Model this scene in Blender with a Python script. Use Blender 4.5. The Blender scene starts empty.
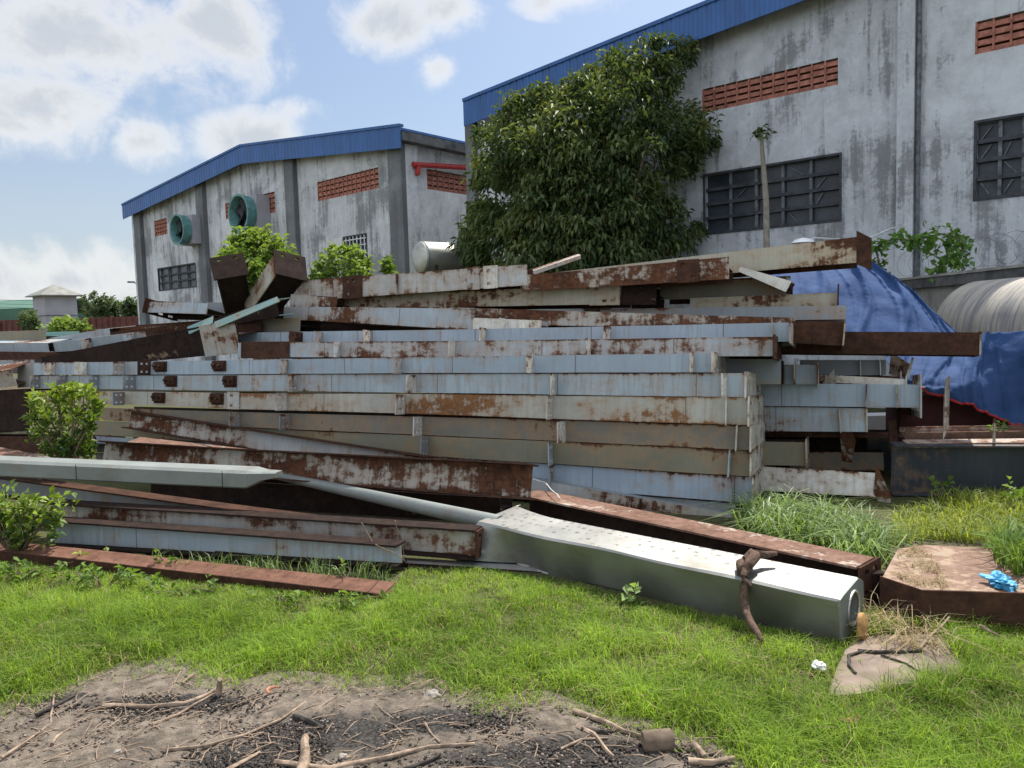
import bpy, bmesh, math, random
import numpy as np
from mathutils import Vector, Matrix, noise as mnoise

SC = bpy.context.scene
COL = SC.collection
rad = math.radians

# ------------------------------------------------------------------ camera
EYE = 1.6
FPX = 770.0
_p, _r = rad(4.46), rad(1.65)
_f = Vector((0, math.cos(_p), -math.sin(_p)))
_u0 = Vector((0, math.sin(_p), math.cos(_p)))
_r0 = Vector((1, 0, 0))
_rt = _r0 * math.cos(_r) - _u0 * math.sin(_r)
_up = _u0 * math.cos(_r) + _r0 * math.sin(_r)
CAM = Vector((0, 0, EYE))
cd = bpy.data.cameras.new('camera')
cam = bpy.data.objects.new('camera', cd)
COL.objects.link(cam)
cd.sensor_width = 36.0
cd.lens = 36.0 * FPX / 1024.0
cd.clip_start = 0.05
cd.clip_end = 3000
m = Matrix((_rt, _up, -_f)).transposed().to_4x4()
m.translation = CAM
cam.matrix_world = m
SC.camera = cam

SUN_AZ, SUN_EL = rad(33), rad(58)      # azimuth from +Y towards +X
SUN_STRENGTH = 4.3
SKY_STRENGTH = 0.13
EXPOSURE = 0.7
SC.view_settings.view_transform = 'Standard'
SC.view_settings.look = 'None'
SC.view_settings.exposure = EXPOSURE
SC.view_settings.gamma = 1.0
SC.view_settings.use_curve_mapping = False
SC.render.engine = 'CYCLES'
SC.cycles.max_bounces = 7
SC.cycles.transparent_max_bounces = 6


def ray(x, y):
    return _f * FPX + _rt * (x - 512) - _up * (y - 384)


def P(x, y, Y):                       # point seen at a pixel, at depth Y metres
    d = ray(x, y)
    return CAM + d * (Y / d.y)


def G(x, y, z=0.0):                   # point seen at a pixel, at height z
    d = ray(x, y)
    return CAM + d * ((z - EYE) / d.z)


def onplane(x, y, o, n):
    d = ray(x, y)
    return CAM + d * ((o - CAM).dot(n) / d.dot(n))


def proj(p):
    v = p - CAM
    z = v.dot(_f)
    return 512 + FPX * v.dot(_rt) / z, 384 - FPX * v.dot(_up) / z


# ------------------------------------------------------------------ node helpers
class NT:
    def __init__(s, nt):
        s.nt = nt
        s.n = nt.nodes
        s.l = nt.links

    def node(s, t, **k):
        n = s.n.new(t)
        for a, v in k.items():
            setattr(n, a, v)
        return n

    def put(s, sock, v):
        if isinstance(v, bpy.types.NodeSocket):
            s.l.new(v, sock)
        else:
            if sock.type == 'RGBA' and hasattr(v, '__len__') and len(v) == 3:
                v = (*v, 1)
            sock.default_value = v

    def math(s, op, a, b=None, c=None, clamp=False):
        n = s.node('ShaderNodeMath', operation=op, use_clamp=clamp)
        s.put(n.inputs[0], a)
        if b is not None:
            s.put(n.inputs[1], b)
        if c is not None:
            s.put(n.inputs[2], c)
        return n.outputs[0]

    def vmath(s, op, a, b=None):
        n = s.node('ShaderNodeVectorMath', operation=op)
        s.put(n.inputs[0], a)
        if b is not None:
            s.put(n.inputs[1], b)
        return n.outputs[0] if op not in ('DOT_PRODUCT', 'LENGTH') else n.outputs['Value']

    def noise(s, vec, scale, detail=4, rough=0.55, dist=0.0):
        n = s.node('ShaderNodeTexNoise')
        s.put(n.inputs['Vector'], vec)
        n.inputs['Scale'].default_value = scale
        n.inputs['Detail'].default_value = detail
        n.inputs['Roughness'].default_value = rough
        n.inputs['Distortion'].default_value = dist
        return n.outputs['Fac']

    def mapping(s, vec, scale=(1, 1, 1), loc=(0, 0, 0)):
        n = s.node('ShaderNodeMapping')
        s.put(n.inputs['Vector'], vec)
        s.put(n.inputs['Scale'], scale)
        s.put(n.inputs['Location'], loc)
        return n.outputs[0]

    def step(s, v, a, b):             # smooth 0..1 between a and b
        n = s.node('ShaderNodeMapRange', interpolation_type='SMOOTHSTEP')
        s.put(n.inputs['Value'], v)
        s.put(n.inputs['From Min'], a)
        s.put(n.inputs['From Max'], b)
        return n.outputs[0]

    def mix(s, f, a, b, mode='MIX'):
        n = s.node('ShaderNodeMix', data_type='RGBA', blend_type=mode)
        s.put(n.inputs[0], f)
        s.put(n.inputs[6], a)
        s.put(n.inputs[7], b)
        return n.outputs[2]

    def ramp(s, f, stops):
        n = s.node('ShaderNodeValToRGB')
        cr = n.color_ramp
        while len(cr.elements) < len(stops):
            cr.elements.new(0.5)
        for e, (p, c) in zip(cr.elements, stops):
            e.position = p
            e.color = (*c, 1)
        s.put(n.inputs[0], f)
        return n.outputs[0]

    def bump(s, h, strength=0.3, dist=0.01):
        n = s.node('ShaderNodeBump')
        n.inputs['Strength'].default_value = strength
        n.inputs['Distance'].default_value = dist
        s.put(n.inputs['Height'], h)
        return n.outputs[0]


def newmat(name):
    mt = bpy.data.materials.new(name)
    mt.use_nodes = True
    t = NT(mt.node_tree)
    b = t.n['Principled BSDF']
    return mt, t, b


def objco(t, rnd=True):
    tc = t.node('ShaderNodeTexCoord')
    if not rnd:
        return tc.outputs['Object']
    oi = t.node('ShaderNodeObjectInfo')
    cx = t.node('ShaderNodeCombineXYZ')
    for i, k in enumerate((37.0, 91.0, 53.0)):
        t.put(cx.inputs[i], t.math('MULTIPLY', oi.outputs['Random'], k))
    return t.vmath('ADD', tc.outputs['Object'], cx.outputs[0])


# ------------------------------------------------------------------ world: sky and clouds
W = bpy.data.worlds.new('World')
SC.world = W
W.use_nodes = True
t = NT(W.node_tree)
bg = t.n['Background']
sky = t.node('ShaderNodeTexSky', sky_type='NISHITA')
sky.sun_disc = False
sky.sun_elevation = SUN_EL
sky.sun_rotation = SUN_AZ
sky.dust_density = 2.5
sky.air_density = 1.0
sky.ozone_density = 1.5
gen = t.node('ShaderNodeTexCoord').outputs['Generated']
sx = t.node('ShaderNodeSeparateXYZ')
t.put(sx.inputs[0], gen)
az = t.math('ARCTAN2', sx.outputs[0], sx.outputs[1])
el = t.math('ARCSINE', sx.outputs[2])
n1 = t.noise(gen, 6.0, 9, 0.62, 0.6)
n2 = t.noise(gen, 20.0, 9, 0.66, 0.4)
n3 = t.noise(t.mapping(gen, (1, 1, 2.2), (3, 1, 7)), 2.6, 6, 0.6)
side = t.step(t.math('ABSOLUTE', az), 0.75, 1.3)   # unseen sky behind the camera: bright cloud cover added as fill light
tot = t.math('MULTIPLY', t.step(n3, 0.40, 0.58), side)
for cx, cy, rx, ry, k in ((50, 30, 230, 75, 1.0), (215, 18, 70, 55, 1.0), (35, 110, 110, 52, 1.1),
                          (140, 140, 52, 34, .8), (250, 138, 75, 34, .95), (385, 20, 62, 42, .9),
                          (437, 72, 32, 24, .75), (450, 8, 48, 34, .8), (60, 280, 150, 45, .85),
                          (575, -4, 80, 26, .8), (300, 110, 40, 18, .4)):
    d = ray(cx, cy).normalized()
    a0, e0 = math.atan2(d.x, d.y), math.asin(d.z)
    ra, re = rx / FPX, ry / FPX
    dx = t.math('DIVIDE', t.math('SUBTRACT', az, a0), ra)
    dy = t.math('DIVIDE', t.math('SUBTRACT', el, e0), re)
    q = t.math('SQRT', t.math('ADD', t.math('MULTIPLY', dx, dx), t.math('MULTIPLY', dy, dy)))
    q = t.math('MULTIPLY', t.math('SUBTRACT', 1.0, q, clamp=True), k)
    tot = t.math('MAXIMUM', tot, q)
nn = t.math('ADD', t.math('MULTIPLY', n1, 0.75), t.math('MULTIPLY', n2, 0.42))
body = t.math('ADD', tot, t.math('MULTIPLY', t.math('SUBTRACT', nn, 0.575), 2.3))
body = t.math('MULTIPLY', body, t.step(tot, 0.0, 0.15))
mask = t.step(body, 0.08, 0.80)
shade = t.step(t.math('ADD', body, t.math('MULTIPLY', n1, 0.25)), 0.5, 1.15)
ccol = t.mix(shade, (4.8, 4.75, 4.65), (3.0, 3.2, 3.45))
ccol = t.mix(side, ccol, (6.6, 6.9, 7.4))  # added rear clouds, brightened to lift the faces turned to the camera
hz = t.step(el, 0.32, -0.02)
skyc = t.mix(1.0, sky.outputs[0], (0.55, 0.62, 0.68), 'MULTIPLY')
skyc = t.mix(t.math('MULTIPLY', hz, 0.55), skyc, (3.5, 3.75, 4.0))
skyc = t.mix(0.16, skyc, (3.6, 3.8, 4.0))
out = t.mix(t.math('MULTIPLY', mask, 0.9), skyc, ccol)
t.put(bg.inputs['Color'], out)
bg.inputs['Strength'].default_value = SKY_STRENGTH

sl = bpy.data.lights.new('sun', 'SUN')
sl.energy = SUN_STRENGTH
sl.angle = rad(0.53)
sl.color = (1.0, 0.95, 0.87)
so = bpy.data.objects.new('sun', sl)
COL.objects.link(so)
so.location = (0, 0, 40)
sd = Vector((math.sin(SUN_AZ) * math.cos(SUN_EL), math.cos(SUN_AZ) * math.cos(SUN_EL), math.sin(SUN_EL)))
so.rotation_euler = sd.to_track_quat('Z', 'Y').to_euler()

# ------------------------------------------------------------------ object helpers


def thing(name, label, cat, loc=(0, 0, 0), rot=None, group=None):
    o = bpy.data.objects.new(name, None)
    o.empty_display_size = 0.2
    COL.objects.link(o)
    if rot is not None:
        o.matrix_world = Matrix.Translation(Vector(loc)) @ rot.to_4x4()
    else:
        o.location = loc
    tag(o, label, cat, group)
    return o


def tag(o, label=None, cat=None, group=None, kind=None):
    if label:
        o['label'] = label
    if cat:
        o['category'] = cat
    if group:
        o['group'] = group
    if kind or cat:
        o['kind'] = kind or 'thing'
    return o


def meshobj(name, verts, faces, mat, parent=None, smooth=False):
    me = bpy.data.meshes.new(name)
    me.from_pydata([tuple(v) for v in verts], [], faces)
    me.update()
    if smooth:
        me.shade_smooth()
    return link(name, me, mat, parent)


def link(name, me, mat, parent=None):
    o = bpy.data.objects.new(name, me)
    COL.objects.link(o)
    if mat is not None:
        me.materials.append(mat)
    if parent is not None:
        o.parent = parent
    return o


class MB:
    """collects shapes in one mesh"""

    def __init__(s):
        s.v = []
        s.f = []

    def add(s, vs, fs):
        k = len(s.v)
        s.v += [tuple(v) for v in vs]
        s.f += [tuple(i + k for i in f) for f in fs]

    def box(s, a, b):
        (x0, y0, z0), (x1, y1, z1) = a, b
        s.add([(x0, y0, z0), (x1, y0, z0), (x1, y1, z0), (x0, y1, z0), (x0, y0, z1), (x1, y0, z1), (x1, y1, z1), (x0, y1, z1)],
              [(0, 3, 2, 1), (4, 5, 6, 7), (0, 1, 5, 4), (1, 2, 6, 5), (2, 3, 7, 6), (3, 0, 4, 7)])

    def hexa(s, v8):                   # 4 bottom + 4 top corners, counter-clockwise from above
        s.add(v8, [(0, 3, 2, 1), (4, 5, 6, 7), (0, 1, 5, 4), (1, 2, 6, 5), (2, 3, 7, 6), (3, 0, 4, 7)])

    def prism(s, pts, d):              # polygon pts (3D, any plane) extruded by vector d
        n = len(pts)
        d = Vector(d)
        vs = [Vector(p) for p in pts] + [Vector(p) + d for p in pts]
        s.add(vs, [tuple(range(n))[::-1], tuple(range(n, 2 * n))] + [(i, (i + 1) % n, (i + 1) % n + n, i + n) for i in range(n)])

    def tube(s, pts, radii, n=8, cap=True, jit=0.0, rng=random):
        pts = [Vector(p) for p in pts]
        rings = []
        k0 = len(s.v)
        ref = Vector((0.13, 0.31, 0.94))
        for i, p in enumerate(pts):
            a = pts[max(i - 1, 0)]
            b = pts[min(i + 1, len(pts) - 1)]
            tv = (b - a).normalized()
            if abs(tv.dot(ref)) > 0.95:
                ref = Vector((0.9, 0.2, 0.1))
            e1 = tv.cross(ref).normalized()
            e2 = tv.cross(e1)
            r = radii[i] if hasattr(radii, '__len__') else radii
            for j in range(n):
                an = 2 * math.pi * j / n
                rr = r * (1 + rng.uniform(-jit, jit))
                s.v.append(tuple(p + e1 * (math.cos(an) * rr) + e2 * (math.sin(an) * rr)))
        for i in range(len(pts) - 1):
            for j in range(n):
                a = k0 + i * n + j
                b = k0 + i * n + (j + 1) % n
                s.f.append((a, b, b + n, a + n))
        if cap:
            s.f.append(tuple(k0 + j for j in range(n))[::-1])
            e = k0 + (len(pts) - 1) * n
            s.f.append(tuple(e + j for j in range(n)))

    def build(s, name, mat, parent=None, smooth=False):
        o = meshobj(name, s.v, s.f, mat, parent, smooth)
        bm = bmesh.new()
        bm.from_mesh(o.data)
        bmesh.ops.recalc_face_normals(bm, faces=bm.faces)
        bm.to_mesh(o.data)
        bm.free()
        return o


def soft(o, ang=40):
    o.data.shade_smooth()
    try:
        o.data.set_sharp_from_angle(angle=rad(ang))
    except Exception:
        pass
    return o


# ------------------------------------------------------------------ materials
def steel(name, paint, amount, rustA=(0.042, 0.021, 0.015), rustB=(0.150, 0.066, 0.036), vary=0.12, rough=0.5, edge=0.06, streak=0.5, dirt=0.35, metal=0.0, rust_scale=1.0, zone=0.0, seam=False):
    mt, t, b = newmat(name)
    co = objco(t)
    tc = t.node('ShaderNodeTexCoord').outputs['Object']
    big = t.noise(t.mapping(co, (0.55, 1.2, 1.6)), 1.6 * rust_scale, 6, 0.62)
    mid = t.noise(t.mapping(co, (1, 1, 1.0)), 9.0 * rust_scale, 6, 0.68)
    fine = t.noise(co, 60.0, 4, 0.7)
    st = t.noise(t.mapping(co, (14, 14, 1.2)), 1.8, 4, 0.6)
    sy = t.noise(t.mapping(co, (1.0, 6, 16)), 1.5, 4, 0.6)
    v = t.math('ADD', t.math('MULTIPLY', big, 0.62), t.math('MULTIPLY', mid, 0.38))
    v = t.math('ADD', v, t.math('MULTIPLY', t.math('SUBTRACT', st, 0.5), 0.30 * streak))
    v = t.math('ADD', v, t.math('MULTIPLY', t.math('SUBTRACT', fine, 0.5), 0.10))
    if zone:
        zn = t.noise(t.mapping(co, (0.9, 0.02, 0.02)), 1.0, 2, 0.5)
        v = t.math('ADD', v, t.math('MULTIPLY', t.math('SUBTRACT', zn, 0.5), zone))
    # threshold: amount .5 -> half covered
    th = 0.5 - (amount - 0.5) * 0.42
    gz = t.node('ShaderNodeSeparateXYZ')
    t.put(gz.inputs[0], t.node('ShaderNodeTexCoord').outputs['Generated'])
    ez = t.step(t.math('ABSOLUTE', t.math('SUBTRACT', gz.outputs[2], 0.46)), 0.34, 0.54)
    v = t.math('ADD', v, t.math('MULTIPLY', ez, edge))
    msk = t.step(v, th - 0.022, th + 0.055)
    halo = t.step(v, th - 0.15, th + 0.02)
    pn = t.noise(co, 2.2, 5, 0.6)
    pcol = t.mix(t.step(pn, 0.35, 0.7), tuple(c * (1 - vary) for c in paint), tuple(min(1, c * (1 + vary)) for c in paint))
    # grime wash in soft vertical runs and lengthwise streaks
    g = t.math('MULTIPLY', t.step(t.math('ADD', t.math('MULTIPLY', st, 0.6), t.math('MULTIPLY', pn, 0.4)), 0.46, 0.72), dirt)
    pcol = t.mix(g, pcol, (0.14, 0.13, 0.10))
    pcol = t.mix(t.math('MULTIPLY', halo, 0.5), pcol, (0.34, 0.20, 0.09))
    if seam:
        sp = t.node('ShaderNodeSeparateXYZ')
        t.put(sp.inputs[0], co)
        fr = t.math('FRACT', t.math('ADD', t.math('MULTIPLY', sp.outputs[0], 0.83), t.math('MULTIPLY', t.math('SUBTRACT', mid, 0.5), 0.004)))
        ln = t.math('MULTIPLY', t.math('LESS_THAN', fr, 0.0075), 0.75)
        pcol = t.mix(ln, pcol, (0.10, 0.075, 0.06))
    drip = t.math('MULTIPLY', t.step(t.noise(t.mapping(co, (4.2, 4.2, 0.35)), 1.3, 3, 0.6), 0.63, 0.72), 0.42)
    pcol = t.mix(drip, pcol, (0.27, 0.15, 0.065))
    rn = t.math('ADD', t.math('MULTIPLY', mid, 0.6), t.math('MULTIPLY', t.noise(co, 26.0, 5, 0.7), 0.4))
    rcol = t.mix(t.step(rn, 0.36, 0.66), rustA, rustB)
    rcol = t.mix(t.math('MULTIPLY', t.step(sy, 0.55, 0.75), 0.4), rcol, (0.035, 0.022, 0.018))
    col = t.mix(msk, pcol, rcol)
    t.put(b.inputs['Base Color'], col)
    t.put(b.inputs['Roughness'], t.math('ADD', rough, t.math('MULTIPLY', msk, 0.88 - rough)))
    t.put(b.inputs['Metallic'], t.math('MULTIPLY', t.math('SUBTRACT', 1.0, msk), metal))
    t.put(b.inputs['Specular IOR Level'], t.math('SUBTRACT', 0.35, t.math('MULTIPLY', msk, 0.27)))
    h = t.math('ADD', t.math('MULTIPLY', msk, 0.4), t.math('MULTIPLY', t.math('MULTIPLY', fine, msk), 0.6))
    h = t.math('ADD', h, t.math('MULTIPLY', t.noise(co, 4.0, 3, 0.5), 0.6))
    t.put(b.inputs['Normal'], t.bump(h, 0.35, 0.004))
    return mt


M = {}
M['pale'] = steel('painted_steel_pale', (0.35, 0.42, 0.465), 0.23, seam=True, edge=0.10, dirt=0.5, streak=0.9)
M['clean'] = steel('painted_steel_clean', (0.33, 0.405, 0.475), 0.16, dirt=0.45, seam=True, edge=0.10, streak=0.9)
M['zoned'] = steel('painted_steel_rust_zones', (0.35, 0.41, 0.46), 0.40, zone=0.55, seam=True, edge=0.08)
M['stain'] = steel('painted_steel_stained', (0.42, 0.425, 0.38), 0.43, seam=True, edge=0.09, rustA=(0.13,0.06,0.03), rustB=(0.27, 0.135, 0.06), rust_scale=1.3)
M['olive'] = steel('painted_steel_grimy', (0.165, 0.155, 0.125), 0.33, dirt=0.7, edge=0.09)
M['mossy'] = steel('painted_steel_mossy', (0.19, 0.185, 0.13), 0.27, dirt=0.7, edge=0.09)
M['rusty'] = steel('steel_half_rusted', (0.43, 0.45, 0.45), 0.44, zone=0.25)
M['rusty2'] = steel('steel_mostly_rusted', (0.41, 0.43, 0.42), 0.56, zone=0.3)
M['brown'] = steel('steel_brown_rust', (0.40, 0.35, 0.30), 0.97, rustA=(0.04, 0.022, 0.017), rustB=(0.09, 0.045, 0.029))
M['pink'] = steel('steel_pale_rust', (0.38, 0.36, 0.36), 0.66, rustA=(0.11, 0.062, 0.045), rustB=(0.235, 0.14, 0.105))
M['strip'] = steel('steel_red_brown_strip', (0.30, 0.2, 0.16), 0.95, rustA=(0.10, 0.05, 0.035), rustB=(0.19, 0.10, 0.07))
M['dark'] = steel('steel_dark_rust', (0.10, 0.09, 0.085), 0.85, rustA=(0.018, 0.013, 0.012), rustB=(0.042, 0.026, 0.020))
M['navy'] = steel('steel_dark_paint', (0.035, 0.042, 0.055), 0.12, dirt=0.2)
M['cream'] = steel('painted_steel_cream', (0.43, 0.41, 0.33), 0.40, rust_scale=1.6)
M['white'] = steel('painted_steel_white', (0.66, 0.65, 0.60), 0.36, rust_scale=1.8)
M['turq'] = steel('painted_steel_turquoise', (0.17, 0.31, 0.30), 0.22)
M['grey'] = steel('painted_steel_grey', (0.25, 0.28, 0.30), 0.26)
M['hole'] = newmat('dark_hole')[0]
M['hole'].node_tree.nodes['Principled BSDF'].inputs['Base Color'].default_value = (0.012, 0.01, 0.01, 1)


def galv_mat(name, base=(0.345, 0.345, 0.325), pits=True, metal=0.92, rough=0.40):
    mt, t, b = newmat(name)
    co = objco(t)
    n = t.noise(co, 3.0, 6, 0.6)
    sp = t.node('ShaderNodeTexVoronoi')
    t.put(sp.inputs['Vector'], co)
    sp.inputs['Scale'].default_value = 55.0
    c = t.mix(t.step(n, 0.35, 0.7), tuple(x * 0.8 for x in base), base)
    sep = t.node('ShaderNodeSeparateColor')
    t.put(sep.inputs[0], sp.outputs['Color'])
    c = t.mix(t.math('MULTIPLY', sep.outputs[0], 0.16), c, (0.30, 0.31, 0.30))
    stn = t.step(t.noise(t.mapping(co, (1.0, 7, 7)), 2.0, 6, 0.65), 0.6, 0.78)
    c = t.mix(t.math('MULTIPLY', stn, 0.5), c, (0.24, 0.19, 0.13))
    mud = t.step(t.noise(t.mapping(co, (1.4, 3, 3)), 1.7, 6, 0.7), 0.52, 0.68)
    c = t.mix(t.math('MULTIPLY', mud, 0.42), c, (0.20, 0.155, 0.11))
    if pits:
        v2 = t.node('ShaderNodeTexVoronoi')
        t.put(v2.inputs['Vector'], co)
        v2.inputs['Scale'].default_value = 15.0
        v2.inputs['Randomness'].default_value = 0.45
        d = t.math('SUBTRACT', 1.0, t.step(v2.outputs['Distance'], 0.18, 0.31))
        d = t.math('MULTIPLY', d, t.step(t.noise(co, 42.0, 3, 0.7), 0.42, 0.54))
        sz = t.node('ShaderNodeSeparateXYZ')
        t.put(sz.inputs[0], t.node('ShaderNodeTexCoord').outputs['Normal'])
        d = t.math('MULTIPLY', d, t.step(sz.outputs[2], 0.55, 0.85))      # upper faces only
        c = t.mix(t.math('MULTIPLY', d, 0.8), c, (0.13, 0.115, 0.10))
    t.put(b.inputs['Base Color'], c)
    b.inputs['Metallic'].default_value = metal
    t.put(b.inputs['Roughness'], t.math('ADD', rough, t.math('MULTIPLY', n, 0.25)))
    t.put(b.inputs['Normal'], t.bump(t.noise(co, 5.0, 5, 0.6), 0.25, 0.01))
    return mt


M['galv'] = galv_mat('galvanised_steel')
M['galv2'] = galv_mat('galvanised_steel_dull', (0.25, 0.275, 0.26), False, 0.4, 0.5)
M['tank'] = galv_mat('stainless_steel', (0.55, 0.55, 0.50), False, 0.75, 0.34)


def plain(name, c, rough=0.7, vary=0.2, scale=6.0, bump=0.2, metal=0.0, dist=0.01):
    mt, t, b = newmat(name)
    co = objco(t)
    n = t.noise(co, scale, 6, 0.65)
    t.put(b.inputs['Base Color'], t.mix(t.step(n, 0.3, 0.7), tuple(x * (1 - vary) for x in c), tuple(min(1, x * (1 + vary)) for x in c)))
    b.inputs['Roughness'].default_value = rough
    b.inputs['Metallic'].default_value = metal
    b.inputs['Specular IOR Level'].default_value = 0.3
    if bump:
        t.put(b.inputs['Normal'], t.bump(t.noise(co, scale * 3, 5, 0.6), bump, dist))
    return mt


M['bark'] = plain('bark', (0.16, 0.12, 0.085), 0.9, 0.4, 14)
M['stick'] = plain('dry_wood', (0.27, 0.20, 0.145), 0.9, 0.45, 20)
M['char'] = plain('charred_wood', (0.045, 0.038, 0.033), 0.85, 0.5, 25)
M['terracotta'] = plain('terracotta', (0.36, 0.155, 0.115), 0.85, 0.35, 9)
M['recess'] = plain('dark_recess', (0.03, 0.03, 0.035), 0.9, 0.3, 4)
M['glass'] = plain('dusty_glass', (0.042, 0.05, 0.062), 0.3, 0.4, 2.5, 0.06)
M['mullion'] = plain('window_bar', (0.12, 0.135, 0.15), 0.7, 0.5, 10)
M['mullion_dark'] = plain('window_rail', (0.05, 0.055, 0.065), 0.7, 0.4, 8)
M['whitebar'] = plain('white_bar', (0.6, 0.62, 0.62), 0.6, 0.15, 8)
M['concrete'] = plain('concrete', (0.30, 0.29, 0.27), 0.9, 0.3, 3.5)
M['darkcap'] = plain('mouldy_cap', (0.10, 0.10, 0.10), 0.9, 0.5, 3.0)
M['mint'] = plain('mint_paint', (0.12, 0.27, 0.265), 0.6, 0.25, 6)
M['redpaint'] = plain('red_paint', (0.40, 0.035, 0.03), 0.5, 0.15, 6)
M['lilac'] = plain('lilac_render', (0.36, 0.35, 0.38), 0.85, 0.1, 1.5)
M['tileroof'] = plain('grey_roof', (0.22, 0.22, 0.20), 0.8, 0.2, 2.5)
M['green'] = plain('green_sheet', (0.07, 0.15, 0.105), 0.6, 0.15, 0.7)
M['redfence'] = plain('oxide_red', (0.14, 0.055, 0.045), 0.8, 0.25, 2)
M['blackish'] = plain('dark_metal', (0.03, 0.03, 0.032), 0.6, 0.3, 6)
M['rope'] = plain('rope_fibre', (0.115, 0.072, 0.052), 0.95, 0.4, 40, 0.6)
M['plastic_white'] = plain('white_plastic', (0.75, 0.76, 0.78), 0.4, 0.06, 6)
M['plastic_blue'] = plain('cyan_plastic', (0.06, 0.30, 0.50), 0.45, 0.3, 14)
M['disc'] = plain('weathered_board', (0.34, 0.20, 0.075), 0.85, 0.35, 22)
M['leafdry'] = plain('dry_leaf', (0.28, 0.15, 0.08), 0.85, 0.3, 22)
M['stone'] = plain('pebble', (0.27, 0.24, 0.21), 0.9, 0.3, 9)


def wall_mat(name, base=(0.56, 0.58, 0.61), mould=0.5, seed=0.0):
    mt, t, b = newmat(name)
    co = t.node('ShaderNodeTexCoord').outputs['Object']
    co = t.vmath('ADD', co, (seed, seed * 0.7, seed * 1.3))
    big = t.noise(t.mapping(co, (0.5, 0.5, 0.62)), 1.0, 7, 0.66, 0.4)
    strk = t.noise(t.mapping(co, (5.0, 5.0, 0.30)), 1.0, 6, 0.68)
    strk2 = t.noise(t.mapping(co, (15.0, 15.0, 0.55)), 1.0, 4, 0.6)
    mid = t.noise(co, 3.6, 7, 0.7)
    fine = t.noise(co, 19.0, 5, 0.75)
    base_c = t.mix(t.step(mid, 0.35, 0.66), tuple(c * 0.80 for c in base), base)
    base_c = t.mix(t.math('MULTIPLY', t.step(big, 0.5, 0.32), 0.5), base_c, tuple(min(1, c * 1.25) for c in base))
    v = t.math('ADD', t.math('MULTIPLY', big, 0.5), t.math('MULTIPLY', strk, 0.42))
    v = t.math('ADD', v, t.math('MULTIPLY', mid, 0.22))
    v = t.math('ADD', v, t.math('MULTIPLY', t.math('SUBTRACT', fine, 0.5), 0.16))
    a = t.math('MULTIPLY', t.step(v, 0.645 - mould * 0.17, 0.735 - mould * 0.17), 0.72)
    c = t.mix(a, base_c, (0.125, 0.13, 0.135))
    s2 = t.math('MULTIPLY', t.step(strk2, 0.56, 0.74), t.math('MULTIPLY', t.step(strk, 0.44, 0.6), 0.5))
    c = t.mix(s2, c, (0.15, 0.155, 0.16))
    blot = t.noise(t.mapping(co, (1.1, 1.1, 0.8)), 1.3, 8, 0.75, 0.6)
    c = t.mix(t.math('MULTIPLY', t.step(blot, 0.48, 0.66), 0.26), c, (0.16, 0.165, 0.175))
    c = t.mix(t.math('MULTIPLY', t.step(fine, 0.62, 0.72), 0.35), c, tuple(x * 0.5 for x in base))
    t.put(b.inputs['Base Color'], c)
    b.inputs['Roughness'].default_value = 0.92
    b.inputs['Specular IOR Level'].default_value = 0.2
    t.put(b.inputs['Normal'], t.bump(t.math('ADD', mid, fine), 0.25, 0.02))
    return mt


M['wallL'] = wall_mat('mouldy_white_render', (0.63, 0.65, 0.67), 0.56, 3.0)
M['wallS'] = wall_mat('side_white_render', (0.70, 0.71, 0.71), 0.28, 9.0)
M['wallR'] = wall_mat('streaked_white_render', (0.58, 0.61, 0.655), 0.42, 14.0)
M['pil'] = wall_mat('mouldy_pillar', (0.21, 0.22, 0.23), 0.8, 21.0)
M['boundary'] = wall_mat('boundary_render', (0.34, 0.33, 0.30), 0.5, 30.0)


def ribbed(name, c, pitch=0.18, rough=0.45):
    mt, t, b = newmat(name)
    co = t.node('ShaderNodeTexCoord').outputs['Object']
    wv = t.node('ShaderNodeTexWave', wave_type='BANDS', bands_direction='X')
    t.put(wv.inputs['Vector'], co)
    wv.inputs['Scale'].default_value = 0.314 / pitch
    n = t.noise(t.mapping(co, (3, 3, 0.6)), 1.2, 5, 0.6)
    t.put(b.inputs['Base Color'], t.mix(t.step(n, 0.35, 0.7), tuple(x * 0.8 for x in c), tuple(x * 1.1 for x in c)))
    b.inputs['Roughness'].default_value = rough
    t.put(b.inputs['Normal'], t.bump(wv.outputs['Fac'], 0.9, 0.03))
    return mt


M['blue'] = ribbed('blue_roof_sheet', (0.02, 0.105, 0.33))


def tarp_mat():
    mt, t, b = newmat('blue_tarpaulin')
    co = t.node('ShaderNodeTexCoord').outputs['Object']
    n = t.noise(co, 3.0, 6, 0.6)
    c = t.mix(t.step(n, 0.3, 0.7), (0.026, 0.058, 0.150), (0.045, 0.090, 0.215))
    t.put(b.inputs['Base Color'], c)
    b.inputs['Roughness'].default_value = 0.8
    b.inputs['Specular IOR Level'].default_value = 0.12
    t.put(b.inputs['Normal'], t.bump(t.noise(co, 14, 5, 0.6), 0.35, 0.02))
    return mt


M['tarp'] = tarp_mat()


def barrel_mat():
    mt, t, b = newmat('streaked_pale_shell')
    co = t.node('ShaderNodeTexCoord').outputs['Object']
    s = t.noise(t.mapping(co, (0.8, 9.0, 0.8)), 2.0, 6, 0.7)
    n = t.noise(co, 2.0, 5, 0.6)
    c = t.mix(t.step(s, 0.4, 0.66), (0.46, 0.42, 0.36), (0.21, 0.21, 0.22))
    c = t.mix(t.math('MULTIPLY', t.step(n, 0.45, 0.7), 0.4), c, (0.30, 0.27, 0.23))
    t.put(b.inputs['Base Color'], c)
    b.inputs['Roughness'].default_value = 0.85
    t.put(b.inputs['Normal'], t.bump(s, 0.3, 0.02))
    return mt


M['barrel'] = barrel_mat()


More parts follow.
